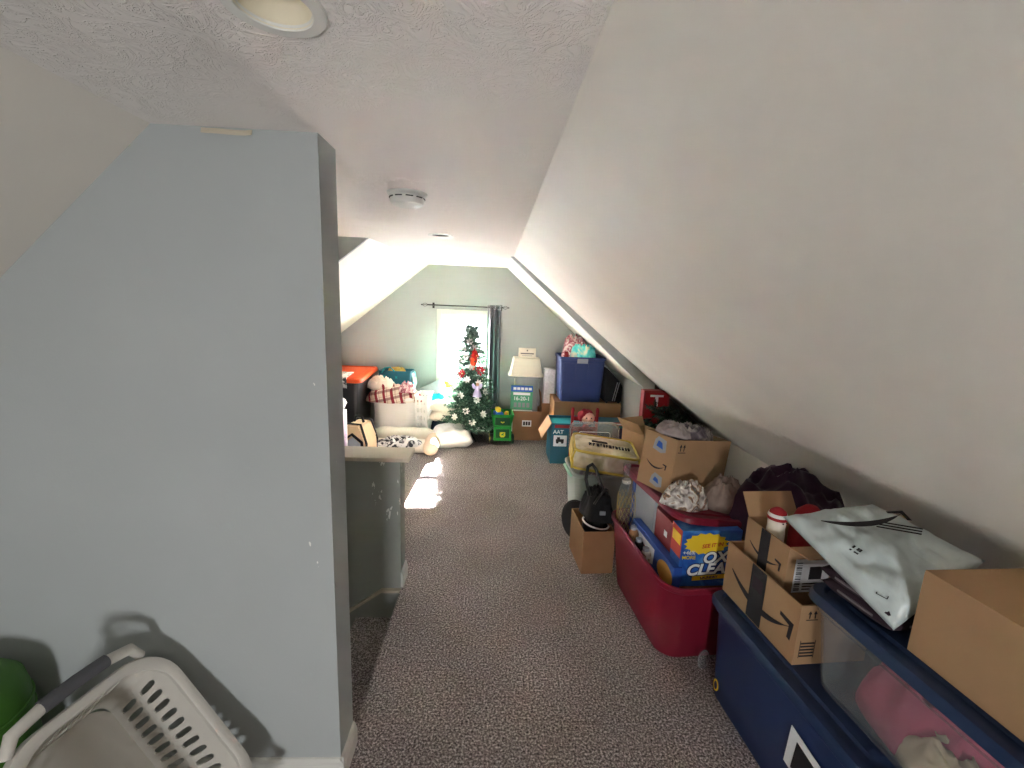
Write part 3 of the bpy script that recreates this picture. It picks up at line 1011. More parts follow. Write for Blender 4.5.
# pale padded mailer: four-cornered, sagging skin over what lies below
def patch_bm(c, bulge, wr, seed, n=34, thick=.02):
    """quilted envelope over the four corners c (ccw from above)"""
    bm = B()
    c = [Vector(p) for p in c]
    up = (c[1] - c[0]).cross(c[3] - c[0]).normalized()
    T, Bm = {}, {}
    for i in range(n + 1):
        for j in range(n + 1):
            u, v = i / n, j / n
            p = c[0] * (1 - u) * (1 - v) + c[1] * u * (1 - v) + c[2] * u * v + c[3] * (1 - u) * v
            e = (max(0, 1 - (2 * u - 1) ** 4) * max(0, 1 - (2 * v - 1) ** 4)) ** .6
            # gather the rim a little
            w = up * (e * bulge + wr * (nz(u * 5, v * 5, 0, seed) + .5 * nz(u * 13, v * 9, 2, seed)) * (.25 + e))
            edge = i in (0, n) or j in (0, n)
            T[i, j] = bm.verts.new(p + w)
            Bm[i, j] = T[i, j] if edge else bm.verts.new(p + up * (-thick * e))
    for i in range(n):
        for j in range(n):
            bm.faces.new((T[i, j], T[i + 1, j], T[i + 1, j + 1], T[i, j + 1]))
            bm.faces.new((Bm[i, j], Bm[i, j + 1], Bm[i + 1, j + 1], Bm[i + 1, j]))
    return bm
MC = [(1.065, .975, .80), (1.30, 1.0, .985), (1.33, 1.38, .962), (.985, 1.335, .93)]
o = thing('mailer_bag', 'pale grey plastic mailer with black curved arrow, leaning under the sloped ceiling', 'parcel', (0, 0, 0))
part('envelope', patch_bm(MC, .05, .022, 3), 'mailer', o, smooth=180)
def on_mailer(bm, u, v, ang, lift=.052):
    c = [Vector(p) for p in MC]
    p = c[0] * (1 - u) * (1 - v) + c[1] * u * (1 - v) + c[2] * u * v + c[3] * (1 - u) * v
    ex = ((c[1] - c[0]) * (1 - v) + (c[2] - c[3]) * v).normalized()
    ey = ((c[3] - c[0]) * (1 - u) + (c[2] - c[1]) * u)
    nn = ex.cross(ey).normalized(); ey = nn.cross(ex)
    m = Matrix((ex, ey, nn)).transposed().to_4x4() @ Matrix.Rotation(ang, 4, 'Z')
    m.translation = p + nn * lift
    bmesh.ops.transform(bm, matrix=m, verts=bm.verts)
    return bm
part('printed_arrow', on_mailer(smile_bm(.23, .09, .14), .50, .66, -.28, .068), 'ink', o)
bm = B()
for k in range(3): box(bm, -.05, .05, -.012 + .012 * k, -.006 + .012 * k, 0, .0006)
part('printed_lines', on_mailer(bm, .68, .42, -1.0, .066), 'ink', o)
bm = B()
for i in range(4):
    for j in range(5):
        if (i * 3 + j * 5 + i * j) % 3: box(bm, -.012 + .006 * i, -.0065 + .006 * i, -.015 + .006 * j, -.0095 + .006 * j, 0, .0006)
part('printed_mark', on_mailer(bm, .20, .45, .2, .060), 'ink', o)
bm = B(); box(bm, -.02, .02, -.013, -.011, 0, .0006); box(bm, -.02, .02, .011, .013, 0, .0006); box(bm, -.02, -.018, -.013, .013, 0, .0006); box(bm, .018, .02, -.013, .013, 0, .0006); box(bm, -.008, .01, -.006, .006, 0, .0006)
part('printed_frame', on_mailer(bm, .16, .17, .3, .032), 'ink', o)

# dark purple pile behind
carton('carton', 'brown closed carton under the dark purple fleece heap', (1.47, 1.90, 0), math.radians(4), .40, .36, .56, closed=True, m='card_d')
tag(part('fleece_blanket', heap_bm(.56, .46, .33, 21, .3, p=2.2, freq=2.6, cap=.09), 'purple', loc=(1.43, 1.92, .567), smooth=180), 'dark purple fleece heap against the sloped ceiling, behind the parcel cartons', 'blanket')

# clear plastic lid standing on edge between the totes
o = thing('jar_lid', 'small round clear plastic lid on edge between crimson tote and navy tote', 'lid', (1.0, 1.70, .001), (math.radians(-10), 0, .5))
Mr = Matrix.Translation((0, 0, .04)) @ Matrix.Rotation(PI / 2, 4, 'X')
bm = B(); lathe(bm, [(.04, -.006), (.04, .006), (.037, .007), (.036, -.003), (.001, -.003)], 36, Mr, cap0=False); part('rim', bm, 'glassjar', o, smooth=50)
bm = B(); tube(bm, [(.0385 * math.cos(a), 0, .04 + .0385 * math.sin(a)) for a in [2 * PI * k / 36 for k in range(36)]], .0022, 6, closed=True); part('bead', bm, 'bead', o, smooth=60)

# ================================================================== CRIMSON TOTE
JR = math.radians(5)
J = (.975, 2.075)
def inJ(x, y):
    return (J[0] + x * math.cos(JR) - y * math.sin(JR), J[1] + x * math.sin(JR) + y * math.cos(JR))
o = thing('storage_tote', 'big crimson storage tote overflowing with packages, on the carpet', 'storage tote', (J[0], J[1], 0), JR)
part('body', tote_bm(.475, .78, .41, .03, .06, .09, rim=.014), 'crimson', o, smooth=35)
# things packed inside it
def cJ(name, label, x, y, w, d, h, z=.0145, rot=0, m='card', cat='box'):
    p = inJ(x, y)
    o = thing(name, label, cat, (p[0], p[1], z), JR + rot)
    bm = B(); box(bm, -w / 2, w / 2, -d / 2, d / 2, 0, h, bev=.002)
    part('body', bm, m, o)
    return o
cJ('carton', 'brown closed carton deep inside the crimson tote, under detergent box', .03, -.04, .22, .46, .325, cat='cardboard box', m='card_d')
# detergent box
p = inJ(.02, -.225)
ox = thing('detergent_box', 'blue and yellow laundry stain remover box standing in crimson tote', 'detergent box', (p[0], p[1], .343), math.radians(3))
W, D_, H = .285, .10, .278
bm = B(); box(bm, -W / 2, W / 2, -D_ / 2, D_ / 2, 0, H, bev=.002); part('body', bm, 'oxi_blue', ox)
bm = B(); box(bm, -W / 2 - .0012, -W / 2 - .0002, -D_ / 2 + .002, D_ / 2 - .002, .14, H - .002); part('side_panel', bm, 'oxi_side', ox, label='orange red side panel')
bm = B(); box(bm, -W / 2 - .0024, -W / 2 - .0014, -D_ / 2 + .01, D_ / 2 - .012, .20, .25); part('side_burst', bm, 'yellowp', ox, label='yellow side flash')
bm = B()
n = 30
pts = []
for k in range(n):
    a = 2 * PI * k / n
    q = 1 + (.10 if k % 2 else -.06)
    pts.append((-.025 + .098 * q * math.cos(a), 0.214 + .050 * q * math.sin(a)))
prism(bm, pts, 'y', -D_ / 2 - .0012, -D_ / 2 - .0002)
part('burst', bm, 'yellowp', ox, label='yellow burst print')
f = -D_ / 2 - .0014
text('lettering', 'SEE IT IN', .026, 'oxi_side', ox, (.005, f, .206), (PI / 2, -.12, 0), bold=.0006, shear=.2)
text('lettering', '+46%', .026, 'white', ox, (-.103, f, .170), FRONT, bold=.0003)
text('lettering', 'MORE', .024, 'yellowp', ox, (-.102, f, .146), FRONT, bold=.0003)
def oxi(s, size, x, z, dx):
    text('lettering_shadow', s, size, 'navyink', ox, (x + .002, f - .0002, z - .002), (PI / 2, dx, 0), bold=.0075, shear=.25, sx=1.05)
    text('lettering', s, size, 'white', ox, (x, f - .0022, z), (PI / 2, dx, 0), bold=.0025, shear=.25, sx=1.05)
oxi('OXI', .072, .03, .146, -.06)
oxi('CLEAN', .074, .012, .088, -.06)
bm = B(); prism(bm, [(-.075, .030), (.085, .040), (.085, .062), (-.075, .052)], 'y', f - .0012, f - .0002); part('banner', bm, 'yellowp', ox, label='yellow banner')
text('lettering', 'LAUNDRY', .018, 'navyink', ox, (.005, f - .0014, .046), (PI / 2, -.06, 0), bold=.0004)
# cookware style carton leaning along the left wall of the tote
p = inJ(-.150, -.01)
o = thing('picture_box', 'flat blue picture carton with orange food photo, along crimson tote left wall', 'box', (p[0], p[1], .12), (0, math.radians(3), JR))
bm = B(); box(bm, -.022, .022, -.27, .20, 0, .325, bev=.002); part('body', bm, 'bluebox', o)
bm = B(); prism(bm, [(-.20 + .075 * math.cos(2 * PI * k / 28), .255 + .05 * math.sin(2 * PI * k / 28)) for k in range(28)], 'x', -.0232, -.0222); part('food_picture', bm, 'foodp', o, label='orange round food picture')
bm = B(); box(bm, -.0234, -.0222, -.08, .18, .22, .30); part('print_panel', bm, 'paper', o)
bm = B(); box(bm, -.0238, -.0234, -.04, .14, .245, .265); part('print_line', bm, 'redp', o)
p = inJ(-.105, .16)
o = thing('display_panel', 'grey panel with bright blue edge under the crimson lid', 'panel', (p[0], p[1], .0145), (0, 0, JR))
bm = B(); box(bm, -.006, .008, -.12, .16, 0, .60, bev=.001); part('panel', bm, 'greyp', o)
bm = B(); box(bm, -.012, -.0065, .13, .165, 0, .60); box(bm, -.012, -.0065, -.125, .13, .0, .02); part('edge', bm, 'bluebox', o, label='blue edge strip')
p = inJ(-.05, -.06)
o = thing('gift_box', 'dark red printed box behind the detergent box, under crimson lid', 'box', (p[0], p[1], .343), JR)
bm = B(); box(bm, -.05, .12, -.09, .12, 0, .24, bev=.002); part('body', bm, 'redp', o)
bm = B(); box(bm, -.0512, -.0502, -.03, .0, .14, .17); part('print', bm, 'white', o)
for nm, x, y, r, h, m, lab in (('spray_can', -.197, .10, .026, .42, 'card_d', 'brown tube standing by the crimson tote left rim'), ('thermos', -.196, .03, .027, .39, 'blackp', 'dark flask beside the picture carton in crimson tote'), ('foil_roll', -.193, -.05, .026, .385, 'foil', 'shiny crumpled foil bundle by the crimson rim')):
    p = inJ(x + .045, y)
    o = thing(nm, lab, 'container', (p[0], p[1], .0145), (0, math.radians(-5), JR))
    bm = B(); lathe(bm, [(r * .9, 0), (r, .004), (r, h - .03), (r * .8, h - .01), (r * .5, h), (.001, h)], 20); part('body', bm, m, o, smooth=40)
    bm = B(); lathe(bm, [(r * .62, h - .012), (r * .6, h + .012), (.001, h + .014)], 20); part('cap', bm, 'greyp', o, smooth=40)
# tall glass bottle under a gold net
p = inJ(-.128, .285)
o = thing('glass_bottle', 'tall glass bottle wrapped in gold netting at the far end of crimson tote', 'bottle', (p[0], p[1], .0145), (0, math.radians(-4), 0))
prof = [(.040, 0), (.048, .01), (.052, .1), (.052, .46), (.046, .54), (.03, .60), (.019, .635), (.017, .69), (.021, .695), (.021, .715), (.016, .72)]
bm = B(); lathe(bm, prof, 24, cap1=False); part('glass', bm, 'glassjar', o, smooth=50)
bm = B()
for sgn in (-1, 1):
    for k in range(14):
        pts = []
        for i in range(20):
            z = .10 + .44 * i / 19
            r = .0535 if z < .46 else .0535 - (z - .46) * .075
            a = 2 * PI * k / 14 + sgn * i * .19
            pts.append((r * math.cos(a), r * math.sin(a), z))
        tube(bm, pts, .0011, 4)
part('net', bm, 'netgold', o, smooth=60, label='gold net sleeve')
bm = B(); lathe(bm, [(.024, .60), (.026, .61), (.024, .62), (.022, .61)], 20, cap0=False, cap1=False); part('tie', bm, 'linen', o, smooth=60)

# loose crimson lid, tipped down to the right
LT, LR = math.radians(8), math.radians(7)
LM = Matrix.Rotation(LR, 4, 'Z') @ Matrix.Rotation(LT, 4, 'Y')
lc = Vector((.858, 1.835, .645)) + LM.to_3x3() @ Vector((.235, .33, 0))
o = thing('tote_lid', 'crimson tote lid lying tipped on the packages, under printed carton', 'tote lid', lc, (0, LT, LR))
part('panel', lid_bm(.475, .70, .09, .036), 'crimson', o, smooth=35)

# printed carton stuffed with clothes on that lid
KR, KT = math.radians(26), math.radians(7.5)
KM = Matrix.Rotation(KR, 4, 'Z') @ Matrix.Rotation(KT, 4, 'Y')
kc = Vector((.872, 2.0, .696)) + KM.to_3x3() @ Vector((.205, .105, 0))
K = carton('carton', 'open carton stuffed with grey clothes, tipped on the crimson lid', kc, (0, KT, KR), .41, .21, .283)
part('printed_arrow', smile_bm(.13, .06, .2), 'ink', K, loc=(-.2058, 0, .135), rot=LEFT)
for y0, y1, z0, z1 in ((-.045, .04, .19, .27), (-.06, .02, .015, .085)):
    bm = B(); prism(bm, [(y0, z0 + .01), (y0 + .03, z0), (y1, z0 + .012), (y1 - .008, z1 - .02), (y1 - .025, z1), (y0 + .006, z1 - .012)], 'x', -.2064, -.2055)
    tl = part('tape_label', bm, 'greyp', K, label='torn blue grey tape label')
    bm = B(); prism(bm, [(y0 + .02, z0 + .02), (y1 - .02, z0 + .03), (y1 - .03, z1 - .02), (y0 + .03, z1 - .028)], 'x', -.2068, -.2064)
    part('tape_print', bm, 'packblue', tl)
part('handling_mark', updown_bm(.045), 'ink', K, loc=(-.165, -.1056, .24), rot=FRONT)
bm = B()
for k in range(5): box(bm, -.195, -.16, -.1060, -.1055, .02 + .011 * k, .026 + .011 * k)
part('printed_block', bm, 'ink', K)
def onK(x, y, z):
    return kc + KM.to_3x3() @ Vector((x, y, z))
tag(part('folded_clothes', heap_bm(.385, .192, .335, 31, .2, p=9, freq=4, cap=.05, rough=.03), 'lilac', loc=onK(0, 0, .008), rot=(0, KT, KR), smooth=180), 'grey and lilac clothes filling the tipped open carton', 'clothes')
tag(part('grey_scarf', heap_bm(.15, .20, .07, 33, .5, cap=.04), 'towelw', loc=onK(-.13, .0, .287), rot=(0, KT, KR), smooth=180), 'pale grey scarf at the left end of clothes in tipped carton', 'scarf')
# printed plastic bag and taupe plush on the lid in front of the carton
def onL(x, y, z=.037):
    return lc + LM.to_3x3() @ Vector((x, y, z))
tag(part('plastic_bag', heap_bm(.25, .17, .125, 41, .5, freq=3), 'foil', loc=onL(-.135, -.205), rot=(0, LT, LR + .2), smooth=180), 'crumpled printed plastic bag on the crimson lid', 'bag')
tag(part('plush_cloth', heap_bm(.23, .17, .165, 43, .5, freq=2.6, cap=.05), 'beigecl', loc=onL(.08, -.19), rot=(0, LT, LR), smooth=180), 'taupe plush cloth heaped right of the printed plastic bag', 'cloth')

# ================================================================== MIDDLE OF THE RIGHT-HAND PILE
# small open carton with a black bag in it
MR = math.radians(4)
mc = Vector((.567, 2.394, 0)) + Matrix.Rotation(MR, 3, 'Z') @ Vector((.0975, .155, 0))
carton('carton', 'small open carton on the carpet holding white bowl and black handbag', mc, MR, .195, .31, .275, m='card_d')
o = thing('bowl', 'black bowl with white rim tilted inside the small open carton', 'bowl', (mc[0] + .0, mc[1] - .02, .175), (0, math.radians(10), 0))
bm = B(); lathe(bm, [(.03, 0), (.055, .012), (.078, .05), (.083, .09), (.079, .09), (.074, .05), (.05, .018), (.001, .012)], 36, cap1=False); part('body', bm, 'blackp', o, smooth=50)
bm = B(); tube(bm, [(.082 * math.cos(a), .082 * math.sin(a), .092) for a in [2 * PI * k / 40 for k in range(40)]], .0055, 8, closed=True); part('rim', bm, 'white', o, smooth=60, label='white rim')
o = thing('handbag', 'slouching black handbag with looped strap stuffed in the small open carton', 'handbag', (mc[0] + .02, mc[1] + .03, .012))
bm = heap_bm(.15, .20, .46, 51, .3, p=6, freq=3, rough=.06)
part('body', bm, 'black', o, smooth=180)
bm = heap_bm(.20, .25, .19, 52, .5, p=3, freq=4, rough=.22); bmesh.ops.translate(bm, vec=(.01, .0, .283), verts=bm.verts); part('flap', bm, 'black', o, smooth=180)
bm = B(); tube(bm, [(-.05, -.02, .42), (-.075, .0, .52), (-.06, .03, .59), (-.03, .05, .60), (-.005, .05, .57), (.02, .03, .50), (.05, .0, .42), (.075, -.04, .36)], .011, 8); part('strap', bm, 'blackp', o, smooth=180)
bm = B(); tube(bm, [(-.035, -.10, .40), (-.01, -.115, .46), (.03, -.10, .50), (.055, -.06, .47)], .007, 8); part('strap', bm, 'blackp', o, smooth=180)
bm = B(); box(bm, .0, .035, -.118, -.108, .335, .36, bev=.002); part('buckle', bm, 'greyp', o)
o = thing('round_tray', 'round black tray standing on edge behind the small open carton', 'tray', (.60, 2.80, .002), (math.radians(-8), 0, math.radians(-52)))
Mr = Matrix.Translation((0, 0, .135)) @ Matrix.Rotation(PI / 2, 4, 'X')
bm = B(); lathe(bm, [(.135, .012), (.137, .004), (.12, -.004), (.001, -.004)], 40, Mr); part('base', bm, 'blackp', o, smooth=40)
bm = B(); tube(bm, [(.134 * math.cos(a), -.012, .135 + .134 * math.sin(a)) for a in [2 * PI * k / 44 for k in range(44)]], .006, 8, closed=True); part('rim', bm, 'blackp', o, smooth=60)

# clear tote with mint handles, holding a zipped blanket bag
o = thing('storage_tote', 'cloudy clear tote with mint handle under the yellow edged blanket bag', 'storage tote', (.845, 3.27, 0), math.radians(2))
part('body', tote_bm(.47, .42, .365, .025, .02, .05, rim=.016), 'milky', o, smooth=35)
bm = B()
tube(bm, [(-.225, -.10, .315), (-.246, -.09, .335), (-.250, 0, .345), (-.246, .09, .335), (-.225, .10, .315)], .014, 8); part('handle', bm, 'mint', o, smooth=60, label='mint green handle')
bm = B()
tube(bm, [(.225, -.10, .315), (.246, -.09, .335), (.250, 0, .345), (.246, .09, .335), (.225, .10, .315)], .014, 8); part('handle', bm, 'mint', o, smooth=60, label='mint green handle')
tag(part('folded_towels', heap_bm(.33, .29, .325, 61, .12, p=8, rough=.03), 'lilac', loc=(.845, 3.27, .0145), smooth=180), 'folded grey cloth seen dimly inside the cloudy tote', 'cloth')
o = thing('blanket_bag', 'yellow edged clear zip bag with folded blanket, atop the cloudy tote', 'bag', (.85, 3.21, .402), (math.radians(5), math.radians(6), math.radians(-6)))
def cushion(w, d, h, seed):
    bm = B(); rings = []
    for k in range(9):
        t = k / 8
        s = 1 - .10 * abs(2 * t - 1) ** 3
        ring = rr(w * s, d * s, .05, h * t, 8)
        rings.append([Vector((v.x, v.y, v.z + .012 * nz(v.x * 9, v.y * 9, t * 3, seed))) for v in ring])
    rings.append([Vector((v.x * .6, v.y * .6, h + .015 + .01 * nz(v.x * 9, v.y * 9, 5, seed))) for v in rr(w, d, .05, h, 8)])
    return loft(bm, rings)
part('blanket', cushion(.49, .36, .155, 4), 'vinyl', o, smooth=180)
for z, s in ((.012, .93), (.150, .93)):
    bm = B(); tube(bm, [(v.x, v.y, z) for v in rr(.505 * s, .375 * s, .05, 0, 5)], .010, 6, closed=True); part('piping', bm, 'yellow', o, smooth=60, label='yellow edge')
for sx in (-1, 1):
    bm = B(); tube(bm, [(sx * .235, -.17, .01), (sx * .247, -.176, .08), (sx * .235, -.17, .152)], .011, 6); part('piping', bm, 'yellow', o, smooth=60, label='yellow edge')
bm = B(); box(bm, -.248, -.240, -.12, .14, .02, .135, bev=.003); part('end_panel', bm, 'yellow', o, label='yellow end panel')
bm = B(); box(bm, -.10, .02, .0, .025, .158, .175, bev=.004); part('handle', bm, 'ink', o, label='dark handle')
bm = B()
x = -.13
rl = random.Random(5)
while x < .17:
    wd = rl.choice((.012, .016, .02))
    box(bm, x, x + wd * .35, -.085, -.045, .172, .181)
    box(bm, x, x + wd, rl.choice((-.085, -.068, -.056)), -.045 if rl.random() < .5 else -.05, .172, .181)
    x += wd + .009
part('printed_band', bm, 'ink', o)
# frosted lid standing upright behind it
o = thing('tote_lid', 'frosted clear lid standing upright behind the yellow edged bag', 'tote lid', (.865, 3.52, 0), (math.radians(-4), 0, 0))
bm = B()
Mr = Matrix.Translation((0, 0, .49)) @ Matrix.Rotation(PI / 2, 4, 'X')
loft(bm, [rr(.425, .30, .06, -.012), rr(.425, .30, .06, .012), rr(.40, .275, .05, .014), rr(.39, .265, .05, -.004), rr(.30, .19, .03, -.004)], M=Mr)
part('panel', bm, 'lidclear', o, smooth=35)
bm = B(); tube(bm, [(v.x, -.012, v.y + .49) for v in rr(.41, .285, .05, 0)], .006, 6, closed=True); part('rim', bm, 'lidclear', o, smooth=60)
bm = B(); tube(bm, [(v.x, -.008, v.y + .47) for v in rr(.27, .17, .02, 0)], .003, 6, closed=True); part('ridge', bm, 'paper', o, smooth=60)
bm = B(); box(bm, -.21, .21, -.01, .012, 0, .345); part('lower_panel', bm, 'lidclear', o)

# doll on a small red chair
o = thing('toy_chair', 'small red wooden chair standing behind the frosted lid', 'chair', (.88, 3.95, 0))
for sx in (-1, 1):
    bm = B(); lathe(bm, [(.014, 0), (.014, .60), (.017, .62), (.012, .645), (.001, .65)], 14, Matrix.Translation((sx * .118, .09, 0))); part('post', bm, 'red', o, smooth=40)
    bm = B(); lathe(bm, [(.013, 0), (.013, .29)], 14, Matrix.Translation((sx * .11, -.09, 0))); part('leg', bm, 'red', o, smooth=40)
bm = B(); box(bm, -.13, .13, -.11, .075, .29, .31, bev=.004); part('seat', bm, 'red', o)
bm = B(); box(bm, -.106, .106, .083, .097, .42, .46, bev=.003); box(bm, -.106, .106, .083, .097, .52, .56, bev=.003); part('back_rail', bm, 'red', o)
o = thing('doll', 'rag doll with red hood sitting on the small red chair', 'doll', (.875, 3.95, .311))
bm = B(); lathe(bm, [(.055, 0), (.07, .03), (.062, .10), (.045, .15), (.03, .18), (.02, .20)], 24)
part('body', bm, 'hatred', o, smooth=60)
bm = ball_bm(.062, .056, .06, c=(.012, -.012, .262)); ball_bm(.009, .009, .008, bm=bm, c=(.012, -.07, .258), n=10); h = part('head', bm, 'skin', o, smooth=180)
for dx in (-.022, .022): part('eye', ball_bm(.007, .004, .007, n=8, c=(.012 + dx, -.062, .274)), 'ink', h, smooth=180)
bm = ball_bm(.072, .062, .07, c=(-.006, .012, .275), seed=3, amp=.2); part('hood', bm, 'hatred', o, smooth=180)
for sx in (-1, 1):
    bm = B(); tube(bm, [(sx * .04, 0, .155), (sx * .075, -.03, .10), (sx * .07, -.07, .05)], .018, 10, radii=[.022, .02, .016]); part('arm', bm, 'hatred', o, smooth=180)
    bm = B(); tube(bm, [(sx * .03, -.02, .026), (sx * .04, -.09, .026), (sx * .04, -.13, .022)], .022, 10, radii=[.022, .02, .018]); part('leg', bm, 'greycl', o, smooth=180)

# teal toy cartons
o = carton('carton', 'teal toy carton with picture label and hanging brown flap', (.80, 4.43, 0), 0, .40, .34, .425, flaps=[('l', 150, .19)], m='teal')
o.children[-1].data = o.children[-1].data.copy(); o.children[-1].data.materials[0] = MAT['card_l']; o.children[-1]['label'] = 'brown inner side of flap'
bm = B(); box(bm, -.175, -.04, -.1712, -.1702, .185, .30); pc = part('picture', bm, 'paper', o, label='white picture label')
bm = B()
box(bm, -.15, -.07, -.1724, -.1712, .232, .262, bev=.003)
box(bm, -.14, -.11, -.1724, -.1712, .262, .282, bev=.003)
for x in (-.135, -.085): lathe(bm, [(.014, 0), (.014, .0016)], 16, Matrix.Translation((x, -.1716, .228)) @ Matrix.Rotation(PI / 2, 4, 'X'))
part('toy_picture', bm, 'ink', pc)
text('lettering', 'AAT', .055, 'paper', o, (-.13, -.1712, .335), FRONT, bold=.001)
bm = B(); box(bm, -.17, .0, -.1712, -.1702, .378, .41); part('band', bm, 'redp', o, label='red band')
bm = B(); box(bm, -.194, .194, -.164, .164, .38, .40); part('inner_lid', bm, 'tealcloth', o)
o = carton('carton', 'dark teal carton right of the red toy chair, red print on top', (1.215, 4.40, 0), 0, .37, .34, .42, closed=True, m='teal')
bm = B(); box(bm, .0, .16, -.165, -.04, .4252, .4265); part('print', bm, 'redp', o, label='red print panel')
bm = B(); box(bm, .02, .10, -.14, -.09, .4266, .427); part('print_lines', bm, 'paper', o)
bm = B(); box(bm, -.0, .17, -.1712, -.1702, .25, .40); part('front_print', bm, 'navyink', o)
tag(part('wood_blocks', heap_bm(.20, .26, .26, 65, .5, p=5, freq=5), 'foodp', loc=(1.20, 3.72, 0), smooth=180), 'low heap of tan and brown scraps right of the frosted lid', 'scraps')

# leaning carton with open flap
o = carton('carton', 'tall open carton behind the stuffed carton, one flap folded outward', (1.245, 3.42, 0), math.radians(24), .24, .26, .62, flaps=[('l', 36, .12), ('b', 30, .08)], m='card')

# red sign box and garland in the corner
o = thing('gift_box', 'red box with white letter T behind the dark green garland', 'box', (1.515, 3.975, 0), math.radians(3))
bm = B(); box(bm, -.125, .125, -.04, .04, 0, .855, bev=.003); part('body', bm, 'redp', o)
bm = B(); box(bm, -.105, .105, -.0412, -.0402, .60, .835); pn = part('front_panel', bm, 'red', o)
text('lettering', 'T', .15, 'paper', o, (.0, -.0416, .755), FRONT, bold=.003, sx=1.4)

# ------------------------------------------------------------------ needles
def sprig(bm, p, d, L, r, nn, rg):
    """a bottle-brush of flat needles along d from p"""
    d = d.normalized()
    s = d.cross(Vector((0, 0, 1)))
    if s.length < .1: s = d.cross(Vector((1, 0, 0)))
    s.normalize(); u = s.cross(d)
    for i in range(nn):
        t = (i + rg.random()) / nn
        a = rg.uniform(0, 2 * PI)
        o = s * math.cos(a) + u * math.sin(a)
        base = p + d * (L * t)
        tip = base + o * r * rg.uniform(.7, 1.1) + d * r * .8
        wv = d.cross(o) * (r * .14)
        vs = [bm.verts.new(base - wv), bm.verts.new(base + wv), bm.verts.new(tip)]
        bm.faces.new(vs)

def garland():
    rg = random.Random(11)
    o = thing('garland', 'dark green artificial garland piled under the sloped ceiling, by red box', 'garland', (1.64, 3.74, 0))
    bm = B(); core = B()
    for k in range(330):
        a = rg.uniform(0, 2 * PI); q = rg.random() ** .5
        h = (.34 + .40 * rg.random()) if rg.random() < .6 else rg.uniform(.02, .4)
        x, y = .235 * q * math.cos(a), .15 * q * math.sin(a)
        lim = 2.006 - .8 * (1.64 + x - .145) - .09
        z = min(h, lim)
        d = Vector((rg.uniform(-1, .6), rg.uniform(-1, .4), rg.uniform(-.5, .7)))
        if z > lim - .1: d.z = -abs(d.z); d.x = -abs(d.x)
        p = Vector((x, y, max(.02, z)))
        sprig(bm, p, d, .11, .042, 40, rg)
        tube(core, [p, p + d.normalized() * .10], .003, 4)
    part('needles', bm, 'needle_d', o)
    tube(core, [(.12 * math.cos(t * .5), .08 * math.sin(t * .5), .02 + .022 * t) for t in range(24)], .012, 6)
    part('wire', core, 'bark', o)
garland()

# ================================================================== FAR RIGHT PILE
o = carton('carton', 'wide brown carton under the blue tote and black case', (1.03, 4.83, 0), 0, .73, .42, .565, closed=True, m='card_d')
o = thing('storage_tote', 'tall royal blue ribbed tote heaped with clothes, on wide brown carton', 'storage tote', (.945, 4.815, .571), 0)
bm = tote_bm(.50, .42, .49, .022, .015, .03, rim=.010, band=.035)
part('body', bm, 'blue', o, smooth=35)
for x in (-.15, -.02, .115):
    bm = B()
    loft(bm, [[Vector((x * .92 - .05, -.178, .03)), Vector((x * .92 + .05, -.178, .03)), Vector((x * .92 + .05, -.172, .03)), Vector((x * .92 - .05, -.172, .03))],
              [Vector((x - .055, -.206, .425)), Vector((x + .055, -.206, .425)), Vector((x + .055, -.195, .425)), Vector((x - .055, -.195, .425))]])
    part('rib', bm, 'blue', o)
bm = B(); box(bm, -.065, .05, -.222, -.209, .425, .475, bev=.004); part('latch', bm, 'greyp', o, label='grey latch')
def clothes(name, m, x, y, z, w, d, h, seed, label, rot=0, **k):
    return tag(part(name, heap_bm(w, d, h, seed, k.get('fold', .4), k.get('p', 2.4), freq=k.get('freq', 3), rough=.05, cap=k.get('cap', .055)), m, loc=(x, y, z), rot=(0, 0, rot), smooth=180), label, 'clothes')
clothes('pink_dress', 'pinkcloth', .90, 4.905, .59, .36, .15, .69, 71, 'pink flowered garment at the top of clothes in blue tote', fold=.9, p=5, cap=.17, freq=3.4)
clothes('aqua_shirt', 'aqua', .965, 4.745, .59, .36, .17, .60, 78, 'aqua and white shirt hanging over front of the blue tote', fold=.9, p=6, cap=.12, freq=2.4)
clothes('red_shirt', 'red', .785, 4.75, .59, .07, .12, .515, 73, 'red garment showing at front left of clothes in blue tote', fold=.1, p=6)
clothes('dark_trousers', 'black', 1.115, 4.86, .59, .06, .22, .45, 74, 'dark clothing at the right side of clothes in blue tote', fold=.1, p=6)
o = thing('rolling_case', 'black wheeled case with silver tube, beside blue tote under slope', 'suitcase', (1.30, 4.78, .571), 0)
bm = B()
prism(bm, [(-.10, .015), (.09, .015), (.09, .19), (.06, .24), (-.09, .385), (-.10, .38)], 'y', -.17, .15); bmesh.ops.bevel(bm, geom=list(bm.edges), offset=.008, segments=2, affect='EDGES')
part('body', bm, 'black', o, smooth=35)
for x in (.0, .022):
    bm = B(); tube(bm, [(x - .01, -.178, .03), (x + .03, -.178, .235)], .005, 8); part('handle_tube', bm, 'silver', o, smooth=60, label='silver handle tube')
for x in (-.07, .06):
    bm = B(); lathe(bm, [(.015, -.01), (.017, 0), (.015, .01)], 18, Matrix.Translation((x, -.16, .017)) @ Matrix.Rotation(PI / 2, 4, 'X')); part('wheel', bm, 'blackp', o, smooth=40)

